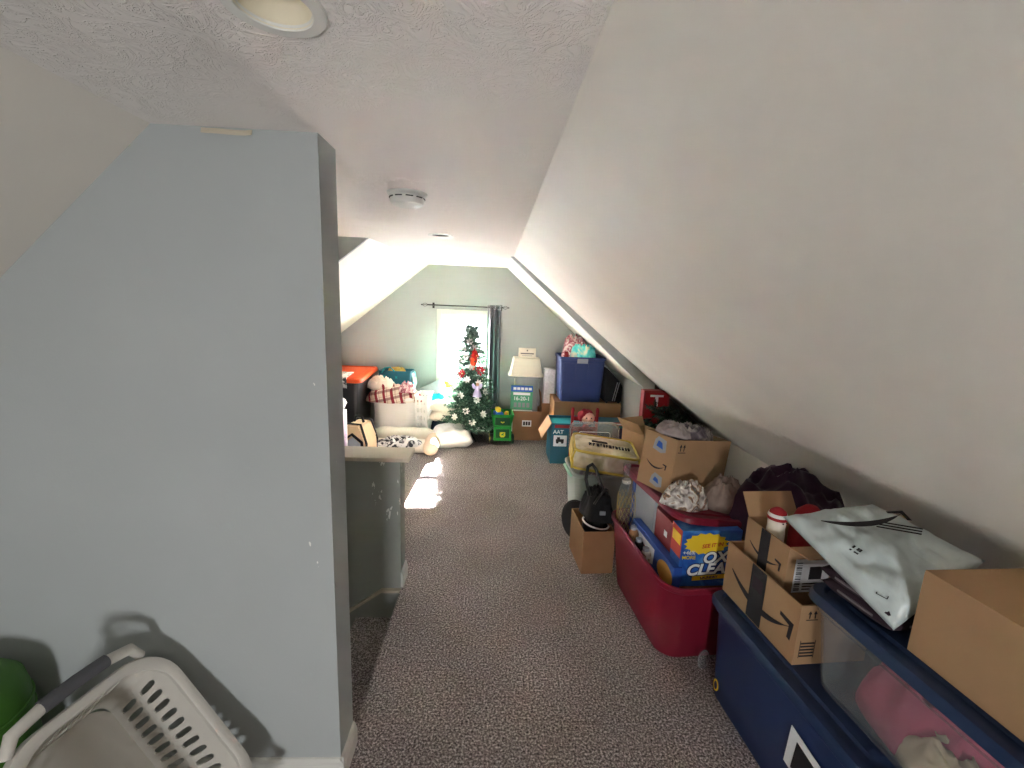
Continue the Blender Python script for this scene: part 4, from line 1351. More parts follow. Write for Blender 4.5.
# between blue tote and beige bin
o = carton('carton', 'narrow brown open carton under the patterned white box', (.70, 5.165, 0), 0, .245, .26, .452, flaps=[('l', 10, .13), ('f', 172, .1)], m='card_d')
bm = B(); box(bm, -.12, .12, -.128, .128, .4, .42); part('inner_flap', bm, 'card_d', o)
o = thing('gift_box', 'tall narrow white patterned box standing between beige bin and blue tote', 'box', (.655, 5.13, .424), 0)
bm = B(); box(bm, -.062, .062, -.07, .07, 0, .42, bev=.004); part('body', bm, 'frost', o)
bm = B(); box(bm, -.064, .064, -.072, .072, .38, .43, bev=.004); part('lid', bm, 'frost', o)

# brown carton, clear tote, beige bin, sign, package
o = carton('carton', 'brown open carton with white label on the carpet, under beige bin', (.405, 5.15, 0), 0, .335, .28, .355, flaps=[('l', 5, .0 + .03), ('r', 20, .09)], m='card_d')
bm = B(); box(bm, -.055, .055, -.1412, -.1402, .17, .245); lb = part('label', bm, 'paper', o, label='white printed label')
bm = B()
for k in range(3): box(bm, -.042 + .03 * k, -.02 + .03 * k, -.1418, -.1412, .185, .23)
part('label_print', bm, 'ink', lb)
o = thing('storage_tote', 'clear tote under the upturned beige bin, standing in brown carton', 'storage tote', (.395, 5.185, .008), 0)
part('body', tote_bm(.315, .20, .745, .012, .01, .03, rim=.010), 'milky', o, smooth=35)
tag(part('folded_linens', heap_bm(.23, .115, .66, 81, .1, p=10, rough=.03), 'towelw', loc=(.395, 5.185, .022), smooth=180), 'pale folded linens inside the tall clear tote', 'linens')
o = thing('plastic_bin', 'upturned beige plastic bin on top of the clear tote by window', 'bin', (.378, 5.185, .757), 0)
bm = B()
loft(bm, [rr(.40, .27, .03, 0), rr(.405, .275, .03, .003), rr(.405, .275, .03, .02), rr(.385, .255, .03, .024), rr(.315, .20, .03, .205), rr(.30, .185, .03, .212)])
part('body', bm, 'cream', o, smooth=35)
bm = B(); tube(bm, [(v.x, v.y, .012) for v in rr(.408, .278, .03, 0)], .007, 6, closed=True); part('rim', bm, 'cream', o, smooth=60)
o = thing('sign_block', 'small cream box sign standing on the upturned beige bin', 'sign', (.385, 5.18, .970), 0)
bm = B(); box(bm, -.102, .102, -.02, .02, 0, .112, bev=.002); part('board', bm, 'linen', o)
bm = B(); box(bm, -.078, .078, -.0212, -.0202, .042, .056); part('worn_line', bm, 'bead', o)
bm = B(); prism(bm, [(.012 * math.cos(2 * PI * k / 10) * (1 if k % 2 else .5), .085 + .012 * math.sin(2 * PI * k / 10) * (1 if k % 2 else .5)) for k in range(10)], 'y', -.0212, -.0202); part('emblem', bm, 'ink', o)
bm = B(); box(bm, -.06, .06, -.0212, -.0202, .022, .026); part('rule', bm, 'bead', o)
o = thing('seed_bag', 'flat blue and green package printed 16-20-1 leaning on the clear tote', 'package', (.335, 5.055, .362), (math.radians(-6), 0, math.radians(-2)))
bm = B(); box(bm, -.13, .13, -.016, .016, 0, .29, bev=.006); part('body', bm, 'packgreen', o)
bm = B(); box(bm, -.128, .128, -.0182, -.0162, .215, .288); part('top_band', bm, 'packblue', o, label='blue top band')
bm = B(); box(bm, -.10, .10, -.0186, -.0166, .175, .205); part('white_band', bm, 'paper', o, label='white band')
text('lettering', '16-20-1', .062, 'paper', o, (0, -.0188, .132), FRONT, bold=.001)
bm = B()
for k in range(4): box(bm, -.09 + .05 * k, -.055 + .05 * k, -.0188, -.0166, .03, .085)
part('print_marks', bm, 'milky', o)
bm = B()
for k in range(5): box(bm, -.10 + .045 * k, -.065 + .045 * k, -.0192, -.0184, .235, .265)
part('top_print', bm, 'paper', o)
o = thing('paper_stack', 'loose white papers sticking out of the brown labelled carton', 'papers', (.35, 5.035, .008), (math.radians(-3), 0, 0))
bm = B(); box(bm, -.12, .11, -.012, -.006, 0, .355); part('sheet', bm, 'white', o)
bm = B(); prism(bm, [(-.115, 0), (.12, 0), (.12, .345), (-.115, .375)], 'y', -.004, .0); part('sheet', bm, 'paper', o)

# toy truck
def truck():
    o = thing('toy_truck', 'green and yellow toy dump truck loaded with small toys, on carpet', 'toy truck', (.11, 4.97, 0), math.radians(3))
    for sx in (-1, 1):
        for y in (-.10, .09):
            bm = B(); lathe(bm, [(.012, -.026), (.050, -.026), (.058, -.016), (.058, .016), (.050, .026), (.012, .026)], 28, Matrix.Translation((sx * .112, y, .058)) @ Matrix.Rotation(PI / 2, 4, 'Y'))
            wh = part('wheel', bm, 'blackp', o, smooth=40)
            bm = B(); lathe(bm, [(.026, -.029), (.026, .029)], 20, Matrix.Translation((sx * .112, y, .058)) @ Matrix.Rotation(PI / 2, 4, 'Y')); part('hub', bm, 'jd_yellow', wh, smooth=40, label='yellow hub')
    bm = B(); box(bm, -.08, .08, -.16, .14, .06, .19, bev=.005); part('chassis', bm, 'jd_dark', o)
    bm = B(); box(bm, -.082, .082, -.166, -.156, .075, .20, bev=.004); box(bm, -.10, -.078, -.176, -.15, .07, .21, bev=.004); box(bm, .078, .10, -.176, -.15, .07, .21, bev=.004); box(bm, -.098, .098, -.176, -.15, .19, .222, bev=.004); box(bm, -.10, .10, -.178, -.148, .055, .085, bev=.004)
    part('grille', bm, 'jd_green', o)
    bm = B(); box(bm, -.076, .076, -.1695, -.1665, .086, .188); g = part('grille_panel', bm, 'jd_dark', o)
    # leaping-deer emblem on a shield
    bm = B(); prism(bm, [(-.03, .155), (.03, .155), (.032, .115), (.018, .095), (-.018, .095), (-.032, .115)], 'y', -.1715, -.1696); part('emblem', bm, 'jd_yellow', g, label='yellow deer badge')
    bm = B(); prism(bm, [(-.018, .112), (-.008, .122), (-.02, .128), (-.004, .132), (.004, .14), (.003, .148), (.012, .143), (.022, .136), (.012, .134), (.010, .124), (.018, .110), (.006, .120), (-.004, .119)], 'y', -.1722, -.1715); part('emblem_deer', bm, 'jd_green', g)
    bm = B()
    # dump bed, flaring up
    loft(bm, [rr(.20, .22, .01, .19), rr(.255, .29, .012, .325), rr(.262, .297, .012, .33), rr(.262, .297, .012, .345), rr(.24, .275, .01, .345), rr(.185, .20, .01, .21)], M=Matrix.Translation((0, .02, 0)))
    part('dump_bed', bm, 'jd_green', o, smooth=30)
    bm = B(); box(bm, -.085, .085, -.130, -.100, .225, .31, bev=.004); part('tailgate', bm, 'jd_dark', o)
    bm = B(); tube(bm, [(-.02, -.133, .265), (.0, -.134, .255), (.02, -.133, .265)], .007, 8); part('latch', bm, 'jd_yellow', o, smooth=60)
truck()
o = thing('toy_figure', 'blue toy car with yellow top lying in the green dump truck', 'toy', (.065, 4.94, .212), .3)
bm = B(); box(bm, -.045, .045, -.07, .07, .01, .15, bev=.015); part('body', bm, 'toyblue', o)
bm = B(); box(bm, -.03, .02, -.05, .04, .145, .20, bev=.012); part('cab', bm, 'jd_yellow', o, label='yellow cab')
bm = B()
for y in (-.04, .04): lathe(bm, [(.02, -.052), (.02, .052)], 16, Matrix.Translation((0, y, .02)) @ Matrix.Rotation(PI / 2, 4, 'Y'))
part('wheels', bm, 'blackp', o, smooth=40)
o = thing('toy_digger', 'orange and yellow toy digger in the green dump truck, right of blue toy', 'toy', (.16, 4.94, .212), -.3)
bm = B(); box(bm, -.032, .032, -.06, .05, .01, .09, bev=.012); part('body', bm, 'toyorange', o)
bm = B(); box(bm, -.025, .02, -.02, .04, .085, .15, bev=.01); part('cab', bm, 'jd_yellow', o, label='yellow cab')
bm = B(); tube(bm, [(0, -.03, .09), (.01, -.06, .155), (.015, -.085, .13)], .01, 8); part('arm', bm, 'toyorange', o, smooth=60)

# ================================================================== WINDOW END
o = thing('curtain_rod', 'black curtain rod with open wire finials above the window', 'curtain rod', (0, YF - .07, 1.538))
bm = B(); tube(bm, [(-.80, 0, .004), (.075, 0, 0)], .0075, 10); part('pole', bm, 'rod', o, smooth=60)
for sx, x0 in ((-1, -.80), (1, .075)):
    bm = B()
    for k in range(4):
        a = PI / 2 * k
        tube(bm, [(x0 + sx * t * .07, math.cos(a) * .018 * math.sin(PI * t), .003 + math.sin(a) * .018 * math.sin(PI * t)) for t in [i / 8 for i in range(9)]], .0028, 6)
    ball_bm(.008, .008, .008, bm=bm, n=8, c=(x0 + sx * .075, 0, .003)); part('finial', bm, 'rod', o, smooth=60)
for x in (-.745, .06):
    bm = B(); tube(bm, [(x, 0, -.004), (x, .04, -.004), (x, .07, -.004)], .005, 8); box(bm, x - .012, x + .012, .062, .07, -.035, .03); part('bracket', bm, 'rod', o, smooth=40)
o = thing('curtain', 'charcoal grommet curtain bunched at right side of window', 'curtain', (-.018, YF - .07, 0))
bm = B()
rings = []
nf = 60
def cur(t, z):
    s = 1 + .10 * math.sin(z * 2) * (1.6 - z) * .4
    return ((t - .5) * .165 * s + .012 * (1.56 - z) * .6, .030 * math.sin(t * PI * 6.2 + .5) * (1 + .15 * math.sin(z * 3)))
for k in range(15):
    z = .03 + (1.565 - .03) * k / 14
    fr = [Vector((*cur(i / nf, z), z)) for i in range(nf + 1)]
    bk = [Vector((v.x, v.y + .004, v.z)) for v in fr[::-1]]
    rings.append(fr + bk)
loft(bm, rings)
part('cloth', bm, 'curtain', o, smooth=60)
for t in (.16, .5, .82):
    x, y = cur(t, 1.53)
    bm = B(); tube(bm, [(x + .0, y - .004 + 0 * a, 1.535) for a in (0,)] * 2 if False else [(x + .024 * math.cos(a), y - .006, 1.535 + .024 * math.sin(a)) for a in [2 * PI * k / 20 for k in range(20)]], .005, 8, closed=True)
    part('grommet', bm, 'chrome', o, smooth=60, label='metal eyelet')
# yellow plush on the sill
o = thing('toy_duck', 'yellow plush toy lying on the window sill left of the tree', 'toy', (-.575, YF - .028, .5605), 0)
bm = heap_bm(.21, .075, .075, 90, .3); part('body', bm, 'jd_yellow', o, smooth=180)
bm = ball_bm(.03, .028, .03, c=(-.06, -.0, .075)); part('head', bm, 'jd_yellow', o, smooth=180)
bm = B(); lathe(bm, [(.010, 0), (.006, .012), (.001, .016)], 10, Matrix.Translation((-.06, -.026, .073)) @ Matrix.Rotation(PI / 2, 4, 'X')); part('beak', bm, 'toyorange', o, smooth=60)

# tree
TX, TY = -.265, 5.03
def tree():
    rg = random.Random(3)
    o = thing('christmas_tree', 'green artificial Christmas tree in front of the window', 'Christmas tree', (TX, TY, 0))
    bm = B(); core = B()
    H = 1.39
    tube(core, [(0, 0, .03), (0, 0, H - .05)], .012, 8, radii=[.016, .006])
    nl = 17
    for k in range(nl):
        t = k / (nl - 1)
        z = .20 + (H - .30) * t
        R = .28 * (1 - t) ** .85 + .05
        nb = int(17 * (1 - t) + 8)
        for b in range(nb):
            a = 2 * PI * (b + rg.random() * .6) / nb + k * .7
            L = R * rg.uniform(.72, 1.08)
            if TY + L * math.sin(a) > YF - .17: L *= .6
            if z < .5 and math.cos(a) > .3: L *= .8
            dirv = Vector((math.cos(a), math.sin(a), rg.uniform(-.30, .05)))
            p0 = Vector((0, 0, z + rg.uniform(-.035, .03)))
            p1 = p0 + dirv * L
            tube(core, [p0, p1], .003, 4)
            m = max(3, int(L / .045))
            for i in range(m):
                q = p0 + dirv * (L * (i + .6) / m)
                for sg in (-1, 0, 1):
                    d = Vector((math.cos(a + sg * .8), math.sin(a + sg * .8), rg.uniform(-.3, .35)))
                    sprig(bm, q, d, .06, .027, 15, rg)
    for i in range(16):
        sprig(bm, Vector((rg.uniform(-.03, .03), rg.uniform(-.02, .02), H - rg.uniform(.1, .2))), Vector((rg.uniform(-.6, .6), rg.uniform(-.4, .4), 1)), .10, .026, 26, rg)
    part('needles', bm, 'needle', o)
    part('branches', core, 'bark', o)
    bm = B()
    for k in range(4):
        a = PI / 2 * k + .5
        tube(bm, [(0, 0, .10), (.08 * math.cos(a), .08 * math.sin(a), .05), (.17 * math.cos(a), .17 * math.sin(a), .008)], .008, 6)
    part('stand', bm, 'blackp', o, smooth=60)
    bm = B(); tube(bm, [(0, 0, H - .03), (.02, 0, H + .02), (.06, -.01, H + .025), (.09, -.01, H + .0), (.075, 0, H - .02)], .004, 6); part('top_wire', bm, 'bark', o, smooth=60)
tree()
def tp(a, z, k=1.0):
    t = max(0, min(1, (z - .20) / 1.06))
    R = (.275 * (1 - t) ** .85 + .035) * k
    return (TX + R * math.cos(a), TY + R * math.sin(a), z)
def flower_bm(r, seed, pet=7):
    bm = B(); rg = random.Random(seed)
    for lay, (k, s, tilt) in enumerate(((pet, 1, .25), (pet - 2, .65, .6))):
        for i in range(k):
            a = 2 * PI * i / k + lay * .3
            M4 = Matrix.Rotation(a, 4, 'Z') @ Matrix.Rotation(-tilt - rg.uniform(0, .2), 4, 'Y')
            pr = [(0, 0), (.4, .22), (.7, .2), (1, 0), (.7, -.2), (.4, -.22)]
            lo = [bm.verts.new(M4 @ Vector((x * r * s, y * r * s, -.002))) for x, y in pr]
            hi = [bm.verts.new(M4 @ Vector((x * r * s, y * r * s, .003 if 0 < i_ else 0))) for i_, (x, y) in enumerate(pr)]
            bm.faces.new(hi); bm.faces.new(lo[::-1])
            for q in range(6): bm.faces.new((lo[q], lo[(q + 1) % 6], hi[(q + 1) % 6], hi[q]))
    return bm
first = None
wl = [(4.5, 1.15), (5.0, 1.08), (3.9, 1.06), (4.3, .99), (5.1, .95), (3.75, .93), (4.75, .88), (5.3, .84), (4.0, .80), (3.6, .86), (4.55, .74), (5.2, .70), (3.7, .63), (4.3, .56), (5.05, .52), (3.5, .45), (4.6, .40), (4.15, .32), (5.3, .36), (5.55, .60), (4.85, .28), (3.35, .58)]
for i, (a, z) in enumerate(wl):
    p = tp(a, z, 1.02)
    r = (PI / 2 - .3, 0, a + PI / 2)
    if first is None:
        first = thing('tree_flower', 'white artificial flower ornament on the Christmas tree', 'ornament', p, r, 'white flowers on the tree')
        part('petals', flower_bm(.048, 1), 'petalw', first)
        part('center', ball_bm(.008, .008, .008, n=8, c=(0, 0, .006)), 'linen', first, smooth=180)
    else:
        dup(first, p, r)
def red(a, z, r, lab):
    o = thing('tree_flower', lab, 'ornament', tp(a, z, 1.03), (PI / 2 - .3, 0, a + PI / 2))
    part('petals', flower_bm(r, 5, 8), 'petalr', o)
    part('center', ball_bm(.009, .009, .009, n=8, c=(0, 0, .006)), 'jd_yellow', o, smooth=180)
red(5.35, .84, .07, 'big red artificial flower at the right side of Christmas tree')
red(4.2, .80, .055, 'dark red artificial flower left of centre on the Christmas tree')
red(5.2, 1.0, .04, 'small red artificial flower high on the right of Christmas tree')
p = tp(4.95, .98, 1.05)
o = thing('bird_ornament', 'red and orange bird ornament high on the Christmas tree', 'ornament', (p[0], p[1] - .02, p[2] - .09))
bm = ball_bm(.042, .04, .07, c=(0, 0, .07)); part('body', bm, 'birdr', o, smooth=180)
bm = ball_bm(.03, .02, .05, c=(-.004, -.026, .055)); part('breast', bm, 'birdo', o, smooth=180, label='orange breast')
bm = ball_bm(.03, .03, .03, c=(.01, 0, .15)); prism(bm, [(0, .17), (.02, .17), (.014, .205)], 'y', -.006, .006); part('head', bm, 'birdr', o, smooth=40)
bm = B(); prism(bm, [(-.02, .02), (.02, .02), (.012, -.05), (-.012, -.05)], 'y', -.004, .006); part('tail', bm, 'birdo', o)
p = tp(4.95, .60, 1.08)
o = thing('angel_ornament', 'lilac satin angel ornament low on right side of the Christmas tree', 'ornament', (p[0] + .03, p[1], .56), (0, 0, .2))
bm = B(); lathe(bm, [(.052, 0), (.045, .03), (.024, .085), (.014, .11), (.010, .12)], 24); part('gown', bm, 'angel', o, smooth=60)
part('head', ball_bm(.018, .018, .02, c=(0, 0, .135), n=12), 'skin', o, smooth=180)
for sx in (-1, 1):
    bm = B(); prism(bm, [(sx * .005, .10), (sx * .045, .15), (sx * .06, .13), (sx * .05, .09), (sx * .015, .075)], 'y', .012, .018); part('wing', bm, 'angel', o)

# ================================================================== LEFT PILE
tag(part('floor_pillow', pillow_bm(.44, .42, .21, 9, wr=.09), 'whitecl', loc=(-.45, 4.83, .088), rot=(math.radians(4), 0, math.radians(8)), smooth=180), 'plump white pillow lying flat on the sunlit carpet', 'pillow')
o = thing('dog_bed', 'cream rectangular bolster dog bed on the carpet behind half wall', 'dog bed', (-.975, 4.62, 0), math.radians(2))
bm = B(); box(bm, -.30, .30, -.18, .18, .004, .06, bev=.02, seg=3); part('base', bm, 'linen', o, smooth=60)
def bolster(pts, r):
    bm = B(); tube(bm, pts, r, 18, radii=[r * .55] + [r * (1 + .05 * math.sin(i * 2.1)) for i in range(len(pts) - 2)] + [r * .55]); return bm
def seg(a, b, n=8):
    a, b = Vector(a), Vector(b); return [a.lerp(b, i / n) for i in range(n + 1)]
part('bolster', bolster(seg((-.36, .215, .088), (.32, .215, .088)), .085), 'linen', o, smooth=180)
part('bolster', bolster(seg((-.355, -.22, .075), (-.355, .13, .075)), .075), 'linen', o, smooth=180)
part('bolster', bolster(seg((.33, -.29, .08), (.33, .13, .075)), .078), 'peach', o, smooth=180, label='peach end bolster')
tag(part('zebra_blanket', heap_bm(.50, .30, .085, 95, .5), 'zebra', loc=(-1.0, 4.585, .061), smooth=180), 'black and white patterned blanket lying in the dog bed', 'blanket')
o = thing('pet_carrier', 'tan and black soft carrier bag standing between white lavender box and dog bed', 'bag', (-1.30, 4.20, 0), math.radians(-14))
bm = B()
prism(bm, [(-.13, 0), (.13, 0), (.13, .25), (.07, .40), (-.07, .40), (-.13, .25)], 'y', -.12, .12); bmesh.ops.bevel(bm, geom=list(bm.edges), offset=.015, segments=2, affect='EDGES'); part('body', bm, 'tan', o, smooth=40)
bm = B(); tube(bm, [(.131, -.10, .02), (.134, -.10, .22), (.075, -.10, .405), (-.07, -.10, .405), (-.131, -.10, .25)], .011, 6); tube(bm, [(.131, .10, .02), (.134, .10, .22), (.075, .10, .405), (-.07, .10, .405), (-.131, .10, .25)], .011, 6); part('trim', bm, 'black', o, smooth=60, label='black edging')
bm = B(); tube(bm, [(-.11, -.126, .05), (-.1, -.13, .24), (0, -.132, .31), (.1, -.13, .24), (.11, -.126, .05)], .014, 6); part('door_edge', bm, 'black', o, smooth=60, label='black zip edge')
bm = B(); prism(bm, [(-.09, .05), (.09, .05), (.08, .22), (0, .28), (-.08, .22)], 'y', -.126, -.120); part('door_flap', bm, 'greycl', o)
bm = B(); tube(bm, [(-.05, 0, .40), (-.03, 0, .46), (.03, 0, .46), (.05, 0, .40)], .012, 8); part('handle', bm, 'black', o, smooth=60, label='black handle')
o = thing('gift_box', 'tall white and lavender box standing next to the half wall', 'box', (-1.475, 3.92, 0), 0)
bm = B(); box(bm, -.12, .12, -.1, .1, 0, .57, bev=.003); part('body', bm, 'paper', o)
bm = B(); box(bm, .1202, .1212, -.08, .08, .15, .48); box(bm, -.1, .1, -.1012, -.1002, .15, .48); part('print', bm, 'lavprint', o, label='lavender print')
tag(part('small_pillow', pillow_bm(.26, .22, .14, 19), 'whitecl', loc=(-1.465, 3.92, .638), rot=(0, .1, .2), smooth=180), 'small white pillow on top of the tall lavender box', 'pillow')
o = thing('storage_tote', 'tall black tote with orange lid against the left knee wall', 'storage tote', (-1.665, 4.93, 0), 0)
part('body', tote_bm(.47, .62, .72, .03, .03, .05, rim=.012), 'blackp', o, smooth=35)
part('lid', lid_bm(.52, .72, .05, .045), 'orange', o, loc=(.012, .02, .722), rot=(math.radians(3), 0, 0), smooth=35, label='orange lid')
bm = B()
rings = []
for k in range(13):
    x = -1.80 + .27 * k / 12
    w = .008 * math.sin(k * 1.9)
    e = .02 * nz(k * .5, 0, 0, 8)
    outer = [(4.80 + e, .790), (4.66, .783), (4.572 + w, .775), (4.556 + w, .755), (4.562 + w, .70), (4.566 + w * 2, .655 + e)]
    inner = [(y + .004, z - .006) for y, z in outer[::-1]]
    rings.append([Vector((x, y, z + w * .4)) for y, z in outer + inner])
loft(bm, rings)
tag(part('striped_cloth', bm, 'zebra', smooth=60), 'grey and white cloth hanging over the front of the orange lid', 'cloth')
o = thing('fabric_hamper', 'teal fabric hamper filled with yellow things in corner under window wall', 'hamper', (-1.155, 5.22, 0), math.radians(-3))
bm = B(); loft(bm, [rr(.34, .20, .03, 0), rr(.37, .215, .03, .4), rr(.385, .22, .03, .765), rr(.37, .205, .03, .765), rr(.355, .19, .03, .70)]); part('body', bm, 'teal', o, smooth=35)
bm = B()
for x, z in ((-.12, .70), (.02, .69), (.10, .60), (-.05, .58), (-.13, .52), (.11, .46)):
    prism(bm, [(x + .018 * math.cos(2 * PI * k / 8) * (1 if k % 2 else .45), z + .022 * math.sin(2 * PI * k / 8) * (1 if k % 2 else .45)) for k in range(8)], 'y', -.1122, -.1102)
part('print', bm, 'tealcloth', o)
bm = B(); loft(bm, [[Vector((.186, -.07, .50)), Vector((.186, .08, .50)), Vector((.19, .08, .50)), Vector((.19, -.07, .50))], [Vector((.21, -.08, .60)), Vector((.21, .09, .60)), Vector((.222, .09, .60)), Vector((.222, -.08, .60))], [Vector((.195, -.07, .74)), Vector((.195, .08, .74)), Vector((.20, .08, .74)), Vector((.20, -.07, .74))]]); part('side_pocket', bm, 'aqua', o, smooth=60, label='bright aqua side pocket')
bm = B(); tube(bm, [(-.15, -.105, .74), (-.11, -.12, .80), (-.05, -.115, .81), (.0, -.105, .76)], .008, 6); part('handle', bm, 'tealcloth', o, smooth=60)
tag(part('yellow_toys', heap_bm(.27, .12, .79, 99, .12, p=9, freq=5, rough=.03), 'foodp', loc=(-1.155, 5.22, .008), rot=(0, 0, math.radians(-3)), smooth=180), 'yellow and orange things filling the teal hamper', 'toys')
o = thing('laundry_bag', 'white laundry bag full of clothes, under the red plaid blanket', 'laundry bag', (-1.125, 4.985, 0), 0)
bm = B()
rings = []
for k in range(10):
    t = k / 9
    ring = rr(.44 + .03 * t, .21 + .02 * t, .09, .48 * t, 8)
    rings.append([Vector((v.x * (1 + .05 * nz(v.x * 8, v.y * 8, t * 4, 2)), v.y * (1 + .08 * nz(v.x * 8, v.y * 8, t * 4, 5)), v.z)) for v in ring])
rings.append([Vector((v.x * .8, v.y * .8, .50)) for v in rings[-1]])
loft(bm, rings); part('sack', bm, 'whitecl', o, smooth=180)
bm = B(); tube(bm, [(v.x * 1.01, v.y * 1.02, .455) for v in rings[8]], .008, 6, closed=True); part('hem', bm, 'linen', o, smooth=60)
tag(part('plaid_blanket', heap_bm(.60, .30, .20, 101, .4, p=2.6, rough=.2), 'plaid', loc=(-1.145, 4.975, .44), smooth=180), 'red and cream plaid blanket heaped on the white laundry bag', 'blanket')
tag(part('cream_blanket', heap_bm(.34, .18, .16, 103, .4), 'linen', loc=(-1.30, 5.03, .565), rot=(0, .1, 0), smooth=180), 'cream throw on top of the plaid blanket at upper left', 'blanket')
tag(part('pink_cloth', heap_bm(.20, .16, .13, 104, .4), 'pinkcloth', loc=(-.985, 4.96, .555), smooth=180), 'pink and white cloth on right side of the plaid blanket', 'cloth')
# openwork laundry basket right of the sack
def slot_wall(bm, P, us, vs, t, su=.24, sv=.16, n=12):
    """thin wall pierced by rounded slots; us and vs are the cell borders, P maps (u, v, off) to a point; su and sv are slot margins as shares of a cell"""
    for s in (0, 1):
        for i in range(len(us) - 1):
            for j in range(len(vs) - 1):
                u0, u1, v0, v1 = us[i], us[i + 1], vs[j], vs[j + 1]
                solid = i in (0, len(us) - 2) or (j, ) in ((0,), (len(vs) - 2,))
                if solid:
                    q = [bm.verts.new(P(a, b, t * s)) for a, b in ((u0, v0), (u1, v0), (u1, v1), (u0, v1))]
                    bm.faces.new(q); continue
                cu, cv, du, dv = (u0 + u1) / 2, (v0 + v1) / 2, (u1 - u0) / 2, (v1 - v0) / 2
                inn, out = [], []
                for k in range(n):
                    a = 2 * PI * (k + .5) / n
                    c, d = math.cos(a), math.sin(a)
                    e = 1 / (abs(c) ** 3.2 + abs(d) ** 3.2) ** (1 / 3.2)
                    inn.append((cu + du * (1 - 2 * su) * c * e, cv + dv * (1 - 2 * sv) * d * e))
                    g = 1 / max(abs(c), abs(d))
                    out.append((cu + du * c * g, cv + dv * d * g))
                I = [bm.verts.new(P(a, b, t * s)) for a, b in inn]
                O = [bm.verts.new(P(a, b, t * s)) for a, b in out]
                for k in range(n):
                    m = (k + 1) % n
                    if (abs(math.cos(2 * PI * (k + .5) / n)) > abs(math.sin(2 * PI * (k + .5) / n))) != (abs(math.cos(2 * PI * (m + .5) / n)) > abs(math.sin(2 * PI * (m + .5) / n))):
                        a = 2 * PI * (k + 1) / n
                        cr = bm.verts.new(P(cu + du * (1 if math.cos(a) > 0 else -1), cv + dv * (1 if math.sin(a) > 0 else -1), t * s))
                        bm.faces.new((I[k], O[k], cr, O[m], I[m]))
                    else:
                        bm.faces.new((I[k], O[k], O[m], I[m]))
                if s == 0:
                    J2 = [bm.verts.new(P(a, b, t)) for a, b in inn]
                    for k in range(n):
                        m = (k + 1) % n
                        bm.faces.new((I[k], I[m], J2[m], J2[k]))
    bmesh.ops.remove_doubles(bm, verts=bm.verts, dist=2e-5)
    return bm
def cells(n, m):
    return [0] + [m + (1 - 2 * m) * k / n for k in range(n + 1)] + [1]
o = thing('laundry_basket', 'small white openwork basket between the laundry bag and pillow stack', 'laundry basket', (-.80, 5.02, 0), math.radians(-4))
for sy in (-1, 1):
    bm = B(); slot_wall(bm, lambda u, v, q, sy=sy: Vector(((u - .5) * (.12 + .02 * v), sy * (.13 + .012 * v + q), .02 + v * .50)), cells(3, .06), cells(5, .05), .004)
    part('side', bm, 'whitecl', o)
for sx in (-1, 1):
    bm = B(); slot_wall(bm, lambda u, v, q, sx=sx: Vector((sx * (.06 + .01 * v + q), (u - .5) * (.26 + .024 * v), .02 + v * .50)), cells(5, .05), cells(5, .05), .004)
    part('side', bm, 'whitecl', o)
bm = B(); box(bm, -.064, .064, -.134, .134, .0, .022); part('bottom', bm, 'whitecl', o)
bm = B(); tube(bm, [(v.x, v.y, .525) for v in rr(.155, .30, .02, 0)], .008, 8, closed=True); part('rim', bm, 'whitecl', o, smooth=60)
# pillow stack
tag(part('denim_pile', heap_bm(.36, .30, .20, 107, .3, p=5), 'denim', loc=(-.60, 5.16, 0), smooth=180), 'dark denim pile on carpet under the stacked pillows', 'clothes')
tag(part('stack_pillow', pillow_bm(.34, .26, .13, 21), 'linen', loc=(-.585, 5.15, .245), smooth=180), 'cream pillow, lower of two stacked on the denim pile', 'pillow')
tag(part('stack_pillow', pillow_bm(.36, .28, .15, 22), 'linen', loc=(-.575, 5.14, .372), rot=(0, .06, .1), smooth=180), 'cream pillow, upper of two stacked beside the Christmas tree', 'pillow')
tag(part('towel', heap_bm(.24, .14, .12, 109, .4), 'turq', loc=(-.665, 5.14, .39), rot=(0, -.15, 0), smooth=180), 'turquoise towel on left end of the upper stacked pillow', 'towel')
tag(part('grey_cushion', pillow_bm(.30, .26, .10, 23, e=.35), 'greycl', loc=(-.70, 5.235, .50), rot=(math.radians(72), math.radians(-28), 0), smooth=180), 'pale grey cushion leaning on window wall behind the pillow stack', 'cushion')

# ================================================================== FOREGROUND LEFT
# big pale laundry basket leaning to the right against the partition
u = Vector((.27, -.06, -.33)).normalized()
n_ = Vector((-.10, -.32, .03)); n_ = (n_ - u * n_.dot(u)).normalized()
z_ = u.cross(-n_).normalized()
if z_.z < 0: z_ = -z_
x_ = u; y_ = z_.cross(x_)
Mb = Matrix((x_, y_, z_)).transposed().to_4x4()
C0 = Vector((-.975, 1.185, .575))
LX, LY, LH = .54, .40, .27
ctr = C0 + x_ * (LX / 2) - y_ * (LY / 2) - z_ * LH
o = thing('laundry_basket', 'big pale grey plastic laundry basket with dark grips leaning against the partition', 'laundry basket', ctr, tuple(Mb.to_euler()))
def side(axis, s):
    bm = B()
    if axis == 'x':    # long sides, at y = s
        L0, L1 = LX - .18, LX - .10
        P = lambda uu, v, q: Vector(((uu - .5) * (L0 + (L1 - L0) * v), s * (LY / 2 - .055 + .03 * v + q), .012 + v * (LH - .03)))
        slot_wall(bm, P, cells(11, .04), [0, .08, .46, .84, 1], .004, .24, .12, 16)
    else:
        L0, L1 = LY - .18, LY - .10
        P = lambda uu, v, q: Vector((s * (LX / 2 - .055 + .03 * v + q), (uu - .5) * (L0 + (L1 - L0) * v), .012 + v * (LH - .03)))
        slot_wall(bm, P, cells(6, .04), [0, .08, .46, .84, 1], .004, .24, .12, 16)
    return part('side', bm, 'basket', o)
